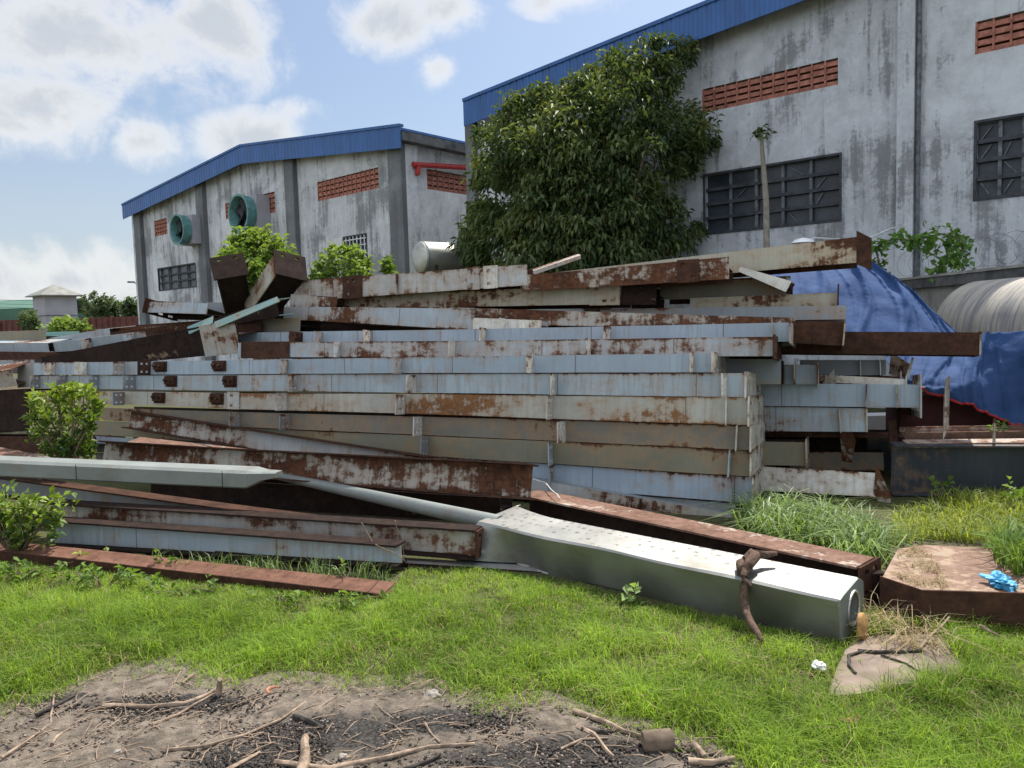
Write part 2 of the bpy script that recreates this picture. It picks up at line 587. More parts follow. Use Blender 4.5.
def leaf_mat(name, dark, light, trans=0.35, rough=0.5, spec=0.35):
    mt, t, b = newmat(name)
    at = t.node('ShaderNodeAttribute', attribute_name='tint')
    c = t.ramp(at.outputs['Fac'], [(0.0, dark), (1.0, light)])
    t.put(b.inputs['Base Color'], c)
    b.inputs['Roughness'].default_value = rough
    b.inputs['Specular IOR Level'].default_value = spec
    tr = t.node('ShaderNodeBsdfTranslucent')
    t.put(tr.inputs['Color'], t.mix(1.0, c, (1.5, 1.45, 0.6), 'MULTIPLY'))
    mx = t.node('ShaderNodeMixShader')
    mx.inputs[0].default_value = trans
    t.l.new(b.outputs[0], mx.inputs[1])
    t.l.new(tr.outputs[0], mx.inputs[2])
    t.l.new(mx.outputs[0], t.n['Material Output'].inputs['Surface'])
    return mt


M['grass'] = leaf_mat('grass_blades', (0.085, 0.15, 0.022), (0.31, 0.46, 0.062), 0.42, 0.6, 0.15)
M['grass2'] = leaf_mat('long_grass_blades', (0.07, 0.13, 0.03), (0.26, 0.37, 0.13), 0.35, 0.45, 0.4)
M['weed'] = leaf_mat('weed_leaves', (0.06, 0.12, 0.025), (0.18, 0.28, 0.06), 0.35, 0.55, 0.2)
M['weedy'] = leaf_mat('yellow_weed_leaves', (0.13, 0.19, 0.03), (0.36, 0.40, 0.08), 0.4, 0.55)
M['bush'] = leaf_mat('bush_leaves', (0.045, 0.10, 0.025), (0.27, 0.36, 0.055), 0.3, 0.5, 0.3)
M['tree'] = leaf_mat('tree_leaves', (0.042, 0.078, 0.03), (0.18, 0.215, 0.085), 0.28, 0.55, 0.22)
M['sapling'] = leaf_mat('sapling_leaves', (0.075, 0.14, 0.03), (0.22, 0.31, 0.085), 0.35, 0.55, 0.2)
M['vine'] = leaf_mat('vine_leaves', (0.05, 0.12, 0.03), (0.16, 0.30, 0.06), 0.35, 0.5)
M['fartree'] = leaf_mat('far_leaves', (0.05, 0.085, 0.05), (0.12, 0.17, 0.09), 0.25, 0.6, 0.2)
M['straw'] = leaf_mat('straw', (0.20, 0.15, 0.085), (0.40, 0.32, 0.20), 0.2, 0.8, 0.1)


# ------------------------------------------------------------------ foliage meshes
def leaves_mesh(name, pos, dirs, size, width, tint, mat, parent=None, droop=0.25, fold=0.25, seed=1):
    """one mesh of many folded leaves; every leaf a base, two sides, a tip"""
    rg = np.random.default_rng(seed)
    pos = np.asarray(pos, float)
    n = len(pos)
    d = np.asarray(dirs, float)
    d /= np.linalg.norm(d, axis=1)[:, None] + 1e-9
    size = np.broadcast_to(size, n)[:, None]
    width = np.broadcast_to(width, n)[:, None]
    up = np.tile(np.array([0, 0, 1.0]), (n, 1)) + rg.normal(0, 0.45, (n, 3))
    s = np.cross(d, up)
    s /= np.linalg.norm(s, axis=1)[:, None] + 1e-9
    nn = np.cross(s, d)
    mid = pos + d * size * 0.48
    tip = pos + d * size - np.array([0, 0, 1.0]) * size * droop
    lft = mid + s * width * 0.5 + nn * width * fold
    rgt = mid - s * width * 0.5 + nn * width * fold
    v = np.stack([pos, rgt, tip, lft], 1).reshape(-1, 3)
    k = np.arange(n) * 4
    f = np.stack([k, k + 1, k + 2, k, k + 2, k + 3], 1).reshape(-1, 3)
    me = np_mesh(name, v, f, np.repeat(np.broadcast_to(tint, n), 4))
    return link(name, me, mat, parent)


def np_mesh(name, v, f, tint=None):
    me = bpy.data.meshes.new(name)
    nv, nf, k = len(v), len(f), f.shape[1]
    me.vertices.add(nv)
    me.vertices.foreach_set('co', np.ascontiguousarray(v, dtype=np.float32).ravel())
    me.loops.add(nf * k)
    me.loops.foreach_set('vertex_index', np.ascontiguousarray(f, dtype=np.int32).ravel())
    me.polygons.add(nf)
    me.polygons.foreach_set('loop_start', np.arange(0, nf * k, k, dtype=np.int32))
    me.update(calc_edges=True)
    if tint is not None:
        a = me.attributes.new('tint', 'FLOAT', 'POINT')
        a.data.foreach_set('value', np.ascontiguousarray(tint, dtype=np.float32))
    return me


def blades_mesh(name, base, h, w, lean, tint, mat, seed=1, parent=None):
    """grass: each blade two segments, bending over"""
    rg = np.random.default_rng(seed)
    n = len(base)
    an = rg.uniform(0, 2 * np.pi, n)
    dv = np.stack([np.cos(an), np.sin(an), np.zeros(n)], 1)
    sv = np.stack([-np.sin(an), np.cos(an), np.zeros(n)], 1)
    tw = rg.uniform(-1, 1, (n, 1))
    sv = sv * 1.0 + dv * tw * 0.6
    h = np.asarray(h)[:, None]
    w = np.broadcast_to(w, n)[:, None]
    lean = np.broadcast_to(lean, n)[:, None] * rg.uniform(0.3, 1.5, (n, 1))
    z = np.array([0, 0, 1.0])
    m1 = base + z * h * 0.55 + dv * h * lean * 0.3
    tip = base + z * h * (1 - 0.35 * lean) + dv * h * lean
    v = np.stack([base - sv * w * .5, base + sv * w * .5, m1 + sv * w * .42, m1 - sv * w * .42, tip], 1).reshape(-1, 3)
    k = np.arange(n) * 5
    f = np.stack([k, k + 1, k + 2, k, k + 2, k + 3, k + 3, k + 2, k + 4], 1).reshape(-1, 3)
    me = np_mesh(name, v, f, np.repeat(np.broadcast_to(tint, n), 5))
    return link(name, me, mat, parent)


def vnoise(x, y, s, seed=0):
    return np.array([mnoise.noise(Vector((a * s + seed, b * s - seed, seed * 0.37))) for a, b in zip(x, y)])


def proj_np(p):
    q = p - np.array(CAM)
    z = q @ np.array(_f)
    return 512 + FPX * (q @ np.array(_rt)) / z, 384 - FPX * (q @ np.array(_up)) / z


def inpoly(x, y, poly):
    r = np.zeros(len(x), bool)
    n = len(poly)
    for i in range(n):
        x0, y0 = poly[i]
        x1, y1 = poly[(i + 1) % n]
        c = ((y0 > y) != (y1 > y)) & (x < (x1 - x0) * (y - y0) / (y1 - y0 + 1e-12) + x0)
        r ^= c
    return r


# ------------------------------------------------------------------ ground
def ground_mat():
    mt, t, b = newmat('soil_and_thatch')
    co = t.node('ShaderNodeTexCoord').outputs['Object']
    a = t.noise(co, 0.35, 5, 0.6)
    c1 = t.noise(co, 5.0, 7, 0.7)
    c2 = t.noise(co, 40.0, 4, 0.7)
    soil = t.mix(t.step(c1, 0.35, 0.68), (0.065, 0.05, 0.035), (0.16, 0.125, 0.085))
    grassy = t.mix(t.step(c2, 0.35, 0.7), (0.045, 0.06, 0.02), (0.12, 0.125, 0.045))
    c = t.mix(t.step(t.math('ADD', t.math('MULTIPLY', a, 0.6), t.math('MULTIPLY', c1, 0.4)), 0.42, 0.56), soil, grassy)
    t.put(b.inputs['Base Color'], c)
    b.inputs['Roughness'].default_value = 0.95
    b.inputs['Specular IOR Level'].default_value = 0.15
    t.put(b.inputs['Normal'], t.bump(t.math('ADD', c1, c2), 0.6, 0.03))
    return mt


g = MB()
g.add([(-900, -300, 0), (900, -300, 0), (900, 1500, 0), (-900, 1500, 0)], [(0, 1, 2, 3)])
tag(g.build('ground', ground_mat()), kind='structure')

# edge of the burnt bare patch, seen in the photograph, laid on the ground
EDGE = [G(x, y) for x, y in ((-260, 742), (-120, 728), (-30, 722), (0, 716), (40, 704), (75, 690), (110, 674), (165, 668), (205, 684), (235, 696), (270, 685), (340, 688), (395, 692), (420, 684), (450, 700), (500, 712), (550, 706), (580, 718), (610, 732), (660, 744), (720, 762), (760, 790), (800, 840), (820, 900))]
EX = np.array([p.x for p in EDGE])
EY = np.array([p.y for p in EDGE])


def edge_y(x):
    return np.interp(x, EX, EY, left=EY[0], right=-5.0)


def dirt_mat():
    mt, t, b = newmat('burnt_dirt')
    co = t.node('ShaderNodeTexCoord').outputs['Object']
    n1 = t.noise(co, 3.0, 8, 0.7, 0.3)
    n2 = t.noise(co, 17.0, 7, 0.72)
    n3 = t.noise(co, 80.0, 4, 0.7)
    c = t.mix(t.step(n2, 0.32, 0.68), (0.10, 0.083, 0.067), (0.265, 0.22, 0.175))
    c = t.mix(t.math('MULTIPLY', t.step(n1, 0.52, 0.66), 0.7), c, (0.09, 0.075, 0.062))
    tot = None
    for px, py, rx, ry in ((330, 738, .5, .24), (560, 760, .7, .2), (170, 706, .5, .12), (440, 725, .5, .14), (50, 700, .3, .05), (250, 762, .35, .12)):
        q = G(px, py)
        dv = t.vmath('DIVIDE', t.vmath('SUBTRACT', co, (q.x, q.y, 0)), (rx, ry, 1.0))
        d = t.math('SUBTRACT', 1.0, t.vmath('LENGTH', dv), clamp=True)
        tot = d if tot is None else t.math('MAXIMUM', tot, d)
    ash = t.step(t.math('ADD', tot, t.math('MULTIPLY', t.math('SUBTRACT', t.math('ADD', t.math('MULTIPLY', n2, 0.6), t.math('MULTIPLY', n1, 0.4)), 0.5), 2.2)), 0.22, 0.5)
    ashc = t.mix(t.step(n3, 0.35, 0.72), (0.014, 0.013, 0.013), (0.10, 0.095, 0.09))
    c = t.mix(t.math('MULTIPLY', ash, 0.92), c, ashc)
    t.put(b.inputs['Base Color'], c)
    b.inputs['Roughness'].default_value = 0.95
    b.inputs['Specular IOR Level'].default_value = 0.15
    t.put(b.inputs['Normal'], t.bump(t.math('ADD', n2, t.math('MULTIPLY', n3, 0.7)), 0.9, 0.02))
    return mt


def build_dirt():
    xs = np.arange(-3.6, 1.35, 0.025)
    ys = np.linspace(0, 1, 80)
    v = []
    f = []
    for i, x in enumerate(xs):
        top = float(edge_y(np.array([x]))[0]) + 0.14 + 0.07 * mnoise.noise(Vector((x * 3, 2, 0)))
        bot = 1.3
        for j, q in enumerate(ys):
            y = bot + (max(top, bot + 0.05) - bot) * q
            z = 0.012 + (.018 if q < .85 else .018 * (1 - q) / .15) * mnoise.noise(Vector((x * 4, y * 4, 0))) + 0.010 * mnoise.noise(Vector((x * 14, y * 14, 3))) + 0.007 * mnoise.noise(Vector((x * 34, y * 34, 9)))
            v.append((x, y, max(z * (1 if q < .88 else (1 - q) / .12), 0.004)))
    ny = len(ys)
    for i in range(len(xs) - 1):
        for j in range(ny - 1):
            a = i * ny + j
            f.append((a, a + ny, a + ny + 1, a + 1))
    o = meshobj('dirt_ground', v, f, dirt_mat(), None, True)
    tag(o, kind='structure')


build_dirt()

# ------------------------------------------------------------------ buildings
def frame_rot(xd):
    xd = Vector((xd[0], xd[1], 0)).normalized()
    yd = Vector((-xd.y, xd.x, 0))
    return Matrix((xd, yd, Vector((0, 0, 1)))).transposed()


class Facade:
    """wall frame: local x along the wall to the right, y into the building, z up"""

    def __init__(s, o, xd):
        s.o = Vector(o)
        s.R = frame_rot(xd)
        s.x = s.R @ Vector((1, 0, 0))
        s.y = s.R @ Vector((0, 1, 0))

    def uv(s, px, py, off=0.0):
        p = onplane(px, py, s.o + s.y * off, s.y)
        return (p - s.o).dot(s.x), p.z

    def rect(s, x0, yt0, yb0, x1, yt1, yb1):
        u0, va = s.uv(x0, yt0)
        _, vb = s.uv(x0, yb0)
        u1, vc = s.uv(x1, yt1)
        _, vd = s.uv(x1, yb1)
        return u0, (vb + vd) / 2, u1, (va + vc) / 2


def wall_cells(mb, us, top, openings, v0=0.0, rev=0.16, axis='x', depth=0.0):
    """front sheet of a wall with real openings and their reveals. top(u) gives the roof line"""
    U = sorted(set([round(u, 4) for u in us] + [round(o[k], 4) for o in openings for k in (0, 2)]))
    Vv = sorted(set([round(v0, 4)] + [round(o[k], 4) for o in openings for k in (1, 3)]))

    def pt(u, v, d=0.0):
        return (u, depth + d, v) if axis == 'x' else (depth - d, u, v)
    for i in range(len(U) - 1):
        ua, ub = U[i], U[i + 1]
        for j in range(len(Vv)):
            va = Vv[j]
            if j + 1 < len(Vv):
                vb0 = vb1 = Vv[j + 1]
            else:
                vb0, vb1 = top(ua), top(ub)
            uc, vc = (ua + ub) / 2, (va + min(vb0, vb1)) / 2
            if any(o[0] < uc < o[2] and o[1] < vc < o[3] for o in openings):
                continue
            mb.add([pt(ua, va), pt(ub, va), pt(ub, vb1), pt(ua, vb0)], [(0, 1, 2, 3)])
    for a, b_, c, d in openings:
        q = [pt(a, b_), pt(c, b_), pt(c, d), pt(a, d)]
        r = [pt(a, b_, rev), pt(c, b_, rev), pt(c, d, rev), pt(a, d, rev)]
        for k in range(4):
            k2 = (k + 1) % 4
            mb.add([q[k], q[k2], r[k2], r[k]], [(0, 1, 2, 3)])


def vent_block(root, a, b_, c, d, rows, pitch, axis='x', depth=0.0, name='vent'):
    """terracotta breeze blocks: tilted slats between thin webs, in a dark recess"""
    mb = MB()

    def bx(u0, u1, y0, y1, z0, z1):
        if axis == 'x':
            mb.box((u0, depth + y0, z0), (u1, depth + y1, z1))
        else:
            mb.box((depth - y1, u0, z0), (depth - y0, u1, z1))
    rh = (d - b_) / rows
    n = max(2, int(round((c - a) / pitch)))
    for r in range(rows):
        z0 = b_ + r * rh
        bx(a, c, 0.012, 0.10, z0, z0 + rh * 0.17)
        for k in range(n):
            w = (c - a) / n
            u = a + k * w
            bx(u + w * .12, u + w * .98, 0.03, 0.05, z0 + rh * .17, z0 + rh * random.uniform(.68, .8))
            bx(u, u + w * .12, 0.0, 0.10, z0 + rh * .17, z0 + rh)
    o = mb.build(name, M['terracotta'], root)
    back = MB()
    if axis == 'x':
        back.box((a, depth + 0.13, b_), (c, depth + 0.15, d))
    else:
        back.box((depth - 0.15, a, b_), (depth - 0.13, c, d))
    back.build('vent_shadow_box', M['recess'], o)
    return o


def grid_window(root, a, b_, c, d, nx, nz, braces=True, name='window', glass=None, rnd=None):
    rnd = rnd or random.Random(5)
    mb = MB()
    w = 0.05
    mb.box((a - .04, -0.015, b_ - .05), (c + .04, 0.05, b_))
    mb.box((a - .04, -0.012, d), (c + .04, 0.05, d + .04))
    mb.box((a - .04, -0.01, b_), (a, 0.05, d))
    mb.box((c, -0.01, b_), (c + .04, 0.05, d))
    fr = mb.build(name, M['mullion_dark'], root)
    gl = MB()
    gl.box((a, 0.11, b_), (c, 0.125, d))
    gl.build('pane', glass or M['glass'], fr)
    ra = MB()
    for k in range(1, nz):
        z = b_ + (d - b_) * k / nz
        ra.box((a, 0.03, z - w * .6), (c, 0.10, z + w * .6))
    if nz > 1:
        ra.build('rail', M['mullion_dark'], fr)
    mu = MB()
    for k in range(1, nx):
        u = a + (c - a) * k / nx
        mu.box((u - w * .5, 0.04, b_), (u + w * .5, 0.09, d))
    if braces:
        for k in range(nx):
            for q in range(nz):
                if rnd.random() < 0.5:
                    cw, ch = (c - a) / nx, (d - b_) / nz
                    u0 = a + cw * k
                    z0 = b_ + ch * q
                    e = 0.012
                    s0, s1 = (u0 + cw * .18, u0 + cw * rnd.uniform(.4, .8))
                    if rnd.random() < .5:
                        s0, s1 = s1, s0
                    mb2 = [(s0 - e, .07, z0 + ch * .15), (s0 + e, .07, z0 + ch * .15), (s1 + e, .07, z0 + ch * .8), (s1 - e, .07, z0 + ch * .8)]
                    mu.prism(mb2, (0, 0.012, 0))
    mu.build('mullion', M['mullion'], fr)
    return fr


def roofed(root, L, zl, zr, zm, um, D, fas_h, over_l, over_r, fas_off=0.35, gut=False):
    """blue sheet gable roof: fascia band along the front, two slopes behind"""
    def top(u):
        if u <= um:
            return zl + (zm - zl) * (u + over_l) / (um + over_l)
        return zm + (zr - zm) * (u - um) / (L + over_r - um)
    mb = MB()
    n = 24
    us = sorted(set([-over_l + (L + over_l + over_r) * i / n for i in range(n + 1)] + [um]))
    for a, b_ in zip(us[:-1], us[1:]):
        mb.hexa([(a, -fas_off, top(a) - fas_h), (b_, -fas_off, top(b_) - fas_h), (b_, -fas_off + .03, top(b_) - fas_h), (a, -fas_off + .03, top(a) - fas_h),
                 (a, -fas_off, top(a)), (b_, -fas_off, top(b_)), (b_, -fas_off + .03, top(b_)), (a, -fas_off + .03, top(a))])
    f = mb.build('fascia', M['blue'], root)
    cap = MB()
    for a, b_ in zip(us[:-1], us[1:]):
        cap.hexa([(a, -fas_off - .03, top(a) - .02), (b_, -fas_off - .03, top(b_) - .02), (b_, -fas_off + .12, top(b_) - .02), (a, -fas_off + .12, top(a) - .02),
                  (a, -fas_off - .03, top(a) + .05), (b_, -fas_off - .03, top(b_) + .05), (b_, -fas_off + .12, top(b_) + .05), (a, -fas_off + .12, top(a) + .05)])
    cap.build('fascia_cap', M['blue'], f)
    r = MB()
    for a, b_ in ((-over_l, um), (um, L + over_r)):
        r.hexa([(a, -fas_off + .03, top(a) - .10), (b_, -fas_off + .03, top(b_) - .10), (b_, D, top(b_) - .10), (a, D, top(a) - .10),
                (a, -fas_off + .03, top(a) - .04), (b_, -fas_off + .03, top(b_) - .04), (b_, D, top(b_) - .04), (a, D, top(a) - .04)])
    r.build('roof', M['blue'], root)
    return top


random.seed(4)
# ---- left warehouse
XL = Vector((0.744, -0.668, 0))
oR = P(408, 327, 20.6)
oR.z = 0
oL0 = onplane(139, 330, oR, Vector((0.668, 0.744, 0)))
oL0.z = 0
LW = (oR - oL0).length
fL = Facade(oL0, XL)
wl = thing('warehouse', 'mouldy white warehouse with blue gable roof and two round exhaust fans', 'warehouse', oL0, fL.R)
zl = fL.uv(129, 203, -.35)[1]
zr = fL.uv(405, 124, -.35)[1]
um, zm = fL.uv(240, 146, -.35)
print('L', LW, zl, zr, um, zm)
topL = roofed(wl, LW, zl, zr, zm, um, 22, 0.56, 0.0, 0.40)
opL = [fL.rect(154, 221, 237, 166.5, 218, 234), fL.rect(259.5, 195, 216, 274.5, 191.5, 212), fL.rect(225, 204, 220, 231, 202, 218),
       fL.rect(317, 182, 202, 378, 167.5, 188), fL.rect(158, 269, 291, 195, 264, 285), fL.rect(344, 238, 262, 366, 234.5, 260)]
mb = MB()
wall_cells(mb, [0, LW * .25, um, LW * .75, LW], lambda u: topL(u) - .12, opL)
mb.add([(0, 0, 0), (0, 22, 0), (0, 22, zl - .12), (0, 0, zl - .12)], [(0, 1, 2, 3)])
mb.add([(0, 22, 0), (LW, 22, 0), (LW, 22, zr - .12), (um, 22, zm - .12), (0, 22, zl - .12)], [(0, 1, 2, 3, 4)])
mb.build('wall', M['wallL'], wl)
# side wall facing right
sideF = Facade(oR, fL.y)
qa = sideF.uv(426.5, 168)[0], sideF.uv(426.5, 189)[1], sideF.uv(480, 178)[0] + 1.0, sideF.uv(426.5, 168.5)[1]
mb = MB()
opS = [(qa[0], qa[1], qa[2], qa[3])]
wall_cells(mb, [0, 8, 22], lambda u: zr - .12, opS, axis='y', depth=LW)
mb.build('side_wall', M['wallS'], wl)
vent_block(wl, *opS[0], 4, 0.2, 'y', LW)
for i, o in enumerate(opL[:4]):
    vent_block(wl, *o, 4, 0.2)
grid_window(wl, *opL[4], 4, 3, False)
wn = grid_window(wl, *opL[5], 4, 3, False, glass=M['recess'])
sur = MB()
a, b_, c, d = opL[5]
sur.box((a - .45, -.03, b_ - .1), (a - .05, 0.0, d + .02))
sur.build('window_board', M['wallS'], wn)
bars = MB()
for k in range(6):
    u = a + (c - a) * (k + .5) / 6
    bars.box((u - .015, -.01, b_), (u + .015, 0.02, d))
for k in range(4):
    z = b_ + (d - b_) * (k + .5) / 4
    bars.box((a, -.014, z - .015), (c, -.011, z + .015))
bars.build('window_grille', M['whitebar'], wn)


def pilaster(root, u0, u1, topz, proud=0.16, mat=None):
    mb = MB()
    mb.box((u0, -proud, 0), (u1, -0.002, topz))
    return mb.build('pillar', mat or M['pil'], root)


for x0, x1, yy in ((137, 143, 215), (198.5, 205.5, 180), (287.5, 296.5, 160)):
    u0, u1 = fL.uv(x0, yy)[0], fL.uv(x1, yy)[0]
    pilaster(wl, u0, u1, topL((u0 + u1) / 2) - .13 - .3)
mb = MB()
mb.box((LW - .38, -.16, 0), (LW + .16, -.002, zr - .13))
mb.build('corner_pillar', M['pil'], wl)
mb = MB()
mb.box((LW + .002, -.002, 0), (LW + .16, .42, zr - .13))
mb.build('corner_return', M['wallS'], wl)
mb = MB()
mb.box((LW + .17, -.30, zr - .36), (LW + .45, 22, zr - .13))
mb.build('eave_gutter', M['darkcap'], wl)


def fan(px, py, rpx, bx0, bx1, byt, byb, blade_ph):
    u, v = fL.uv(px, py, -1.1)
    d0 = (P(px, py, 25) - CAM)
    r = 0.40 * rpx / 14.0
    u, v = fL.uv(px, py, -.78)
    a, b_ = fL.uv(bx0, byt)[0], fL.uv(bx1, byt)[0]
    ring = MB()
    n = 28
    prof = [(-.80, 1.10), (-.80, .98), (-.66, .90), (-.42, .92), (-.42, 1.0), (-.74, 1.06)]
    for i in range(n):
        for k in range(len(prof)):
            pass
    vs, fs = [], []
    R = r * 1.15
    for i in range(n):
        an = 2 * math.pi * i / n
        for y, q in prof:
            vs.append((u + math.cos(an) * R * q, y, v + math.sin(an) * R * q))
    m_ = len(prof)
    for i in range(n):
        for k in range(m_):
            a0 = i * m_ + k
            a1 = i * m_ + (k + 1) % m_
            b0 = ((i + 1) % n) * m_ + k
            b1 = ((i + 1) % n) * m_ + (k + 1) % m_
            fs.append((a0, b0, b1, a1))
    ring.add(vs, fs)
    f = ring.build('exhaust_fan', M['mint'], wl)
    soft(f)
    box = MB()
    s = R * 1.02
    box.box((u - s, -.46, v - s), (u + s, -.003, v + s))
    box.build('fan_box', M['lilac'], f)
    bl = MB()
    for k in range(6):
        an = blade_ph + k * math.pi / 3
        ca, sa = math.cos(an), math.sin(an)
        pts = []
        for q, off in ((.14, -.10), (.88, -.26), (.88, .16), (.14, .10)):
            pts.append((u + (ca * q - sa * off) * R, -.60 - off * .3, v + (sa * q + ca * off) * R))
        bl.prism(pts, (0, .012, 0))
    bl.tube([(u, -.68, v), (u, -.5, v)], R * .17, 10)
    bl.build('fan_blades', M['blackish'], f)
    dk = MB()
    dk.tube([(u, -.485, v), (u, -.47, v)], R * .92, 24)
    dk.build('fan_back_disc', M['recess'], f)  # solid near-black disc closing the ring behind the blades


fan(177, 229.5, 15, 180, 196, 213, 245, .2)
fan(238.5, 213.5, 17, 245, 260, 198, 230, .6)
# red pipe along the side wall
pr = MB()
pa = Vector((LW + .14, .55, sideF.uv(418, 177)[1]))
z1 = sideF.uv(420, 168)[1]
pr.tube([(LW + .22, .35, z1 - .25), (LW + .22, .38, z1)], .07, 8)
pr.tube([(LW + .22, .2, z1), (LW + .25, 12, z1 + 1.05)], .07, 8)
pr.build('red_pipe', M['redpaint'], wl)

# ---- right warehouse
XR = Vector((0.766, -0.643, 0))
oW = P(475, 325, 18.9)
oW.z = 0
fR = Facade(oW, XR)
RW = 19.0
umR = 9.6
zlR = fR.uv(463, 101, -.4)[1]
ulR = fR.uv(463, 101, -.4)[0]
u2, z2 = fR.uv(735, 0 - 8, -.4)
print('R', zlR, ulR, u2, z2)
slope = (z2 - zlR) / (u2 - ulR)
zmR = zlR + slope * (umR - ulR)
wr = thing('warehouse', 'large streaked white warehouse with dark barred windows behind the tree', 'warehouse', oW, fR.R)
topR = roofed(wr, RW, zlR, zlR, zmR, umR, 26, 0.58, -ulR, 0.4, .40)
opR = [fR.rect(702, 89.5, 113.5, 838, 57.5, 84.5), fR.rect(975.5, 21.5, 53, 1066, 1, 37),
       fR.rect(705, 175.5, 232.5, 839.5, 155.5, 218.5), fR.rect(977, 129, 198.5, 1075, 101, 186)]
mb = MB()
wall_cells(mb, [0, 3, 6, umR, 13, 16, RW], lambda u: topR(u) - .12, opR)
mb.add([(0, 0, 0), (0, 26, 0), (0, 26, zlR - .12), (0, 0, zlR - .12)], [(0, 1, 2, 3)])
mb.add([(RW, 0, 0), (RW, 26, 0), (RW, 26, zlR - .12), (RW, 0, zlR - .12)], [(0, 1, 2, 3)])
mb.add([(0, 26, 0), (RW, 26, 0), (RW, 26, zlR - .12), (umR, 26, zmR - .12), (0, 26, zlR - .12)], [(0, 1, 2, 3, 4)])
mb.build('wall', M['wallR'], wr)
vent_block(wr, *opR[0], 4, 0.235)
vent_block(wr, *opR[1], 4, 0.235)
grid_window(wr, *opR[2], 5, 4, True)
grid_window(wr, *opR[3], 4, 4, True, rnd=random.Random(9))
u0, u1 = fR.uv(899, 100)[0], fR.uv(916, 100)[0]
pilaster(wr, u0, u1, topR(u0) - .14, .13, M['wallR'])
pp = MB()
pp.tube([(u1 + .05, -.06, 0), (u1 + .05, -.06, topR(u1) - .3)], .035, 8)
pp.build('downpipe', M['mullion'], wr)
mb = MB()
mb.box((0.0, -.14, 0), (.26, -.002, zlR - .3))
mb.build('corner_pillar', M['pil'], wr)

# ---- boundary wall with cap, barbed wire
WX = 6.2
bw = thing('boundary_wall', 'grey rendered boundary wall with dark mouldy cap below the right warehouse', 'wall', (WX, 8, 0))
zt = 2.12
mb = MB()
mb.box((0, -6, 0), (.18, 4.55, zt - .16))
mb.build('wall', M['boundary'], bw)
mb = MB()
mb.box((-.09, -6, zt - .16), (.27, 4.55, zt - .02))
mb.build('cap', M['darkcap'], bw)
mb = MB()
mb.box((-.11, -6, zt - .02), (.29, 4.55, zt + .015))
mb.build('cap_top', M['concrete'], bw)
mb = MB()
for y in (3.9, 1.2, -1.5, -4.2):
    mb = MB()
    mb.tube([(.09, y, zt + .015), (.09, y, zt + .5)], .02, 6)
    mb.build('wire_post', M['mullion'], bw)
coil = MB()
pts = []
for i in range(420):
    a = i * 0.42
    pts.append((.09 + .2 * math.cos(a), -5.5 + i * 0.0235, zt + .25 + .2 * math.sin(a)))
coil.tube(pts, .0028, 4)
coil.build('razor_wire', M['mullion'], bw)

# ---- far left
tw = thing('tower', 'small lilac block tower with a grey pyramid roof beyond the steel heap', 'tower', P(57, 330, 47) * 1.0)
tw.location.z = 0
tw.rotation_euler.z = rad(51.2)
zb = 1.6 + (335 - 294) * 47 / 770
mb = MB()
hw = 0.89
mb.box((-hw, -hw, 0), (hw, hw, zb))
mb.build('wall', M['lilac'], tw)
mb = MB()
mb.box((-hw - .03, -hw - .03, zb - 1.24), (hw + .03, hw + .03, zb - 1.19))
mb.build('string_course', M['mullion'], tw)
mb = MB()
e = hw + .3
mb.add([(-e, -e, zb), (e, -e, zb), (e, e, zb), (-e, e, zb), (0, 0, zb + .68), (-e, -e, zb - .06), (e, -e, zb - .06), (e, e, zb - .06), (-e, e, zb - .06)],
       [(0, 1, 4), (1, 2, 4), (2, 3, 4), (3, 0, 4), (5, 6, 1, 0), (6, 7, 2, 1), (7, 8, 3, 2), (8, 5, 0, 3), (8, 7, 6, 5)])
mb.build('roof', M['tileroof'], tw)


def long_shed(label, x0, x1, Y, ytop, mat, h2):
    a, b_ = P(x0, 330, Y), P(x1, 330, Y)
    r = thing('shed', label, 'shed', (a.x, Y, 0))
    L = b_.x - a.x
    z = P(x1, ytop, Y).z
    mb = MB()
    mb.box((0, 0, 0), (L, 12, z - h2))
    mb.build('wall', M['lilac'] if mat is None else plain('shed_wall', (0.26, 0.33, 0.28), .8, .1, 1), r)
    mb = MB()
    mb.box((-.4, -.5, z - h2), (L + .4, -.35, z))
    mb.build('fascia', M['green'], r)
    mb = MB()
    mb.hexa([(-.4, -.345, z - .15), (L + .4, -.345, z - .15), (L + .4, 6, z + .9), (-.4, 6, z + .9), (-.4, -.345, z - .05), (L + .4, -.345, z - .05), (L + .4, 6, z + 1.0), (-.4, 6, z + 1.0)])
    mb.hexa([(-.4, 6, z + .9), (L + .4, 6, z + .9), (L + .4, 12.5, z - .15), (-.4, 12.5, z - .15), (-.4, 6, z + 1.0), (L + .4, 6, z + 1.0), (L + .4, 12.5, z - .05), (-.4, 12.5, z - .05)])
    mb.build('roof', M['green'], r)
    return r


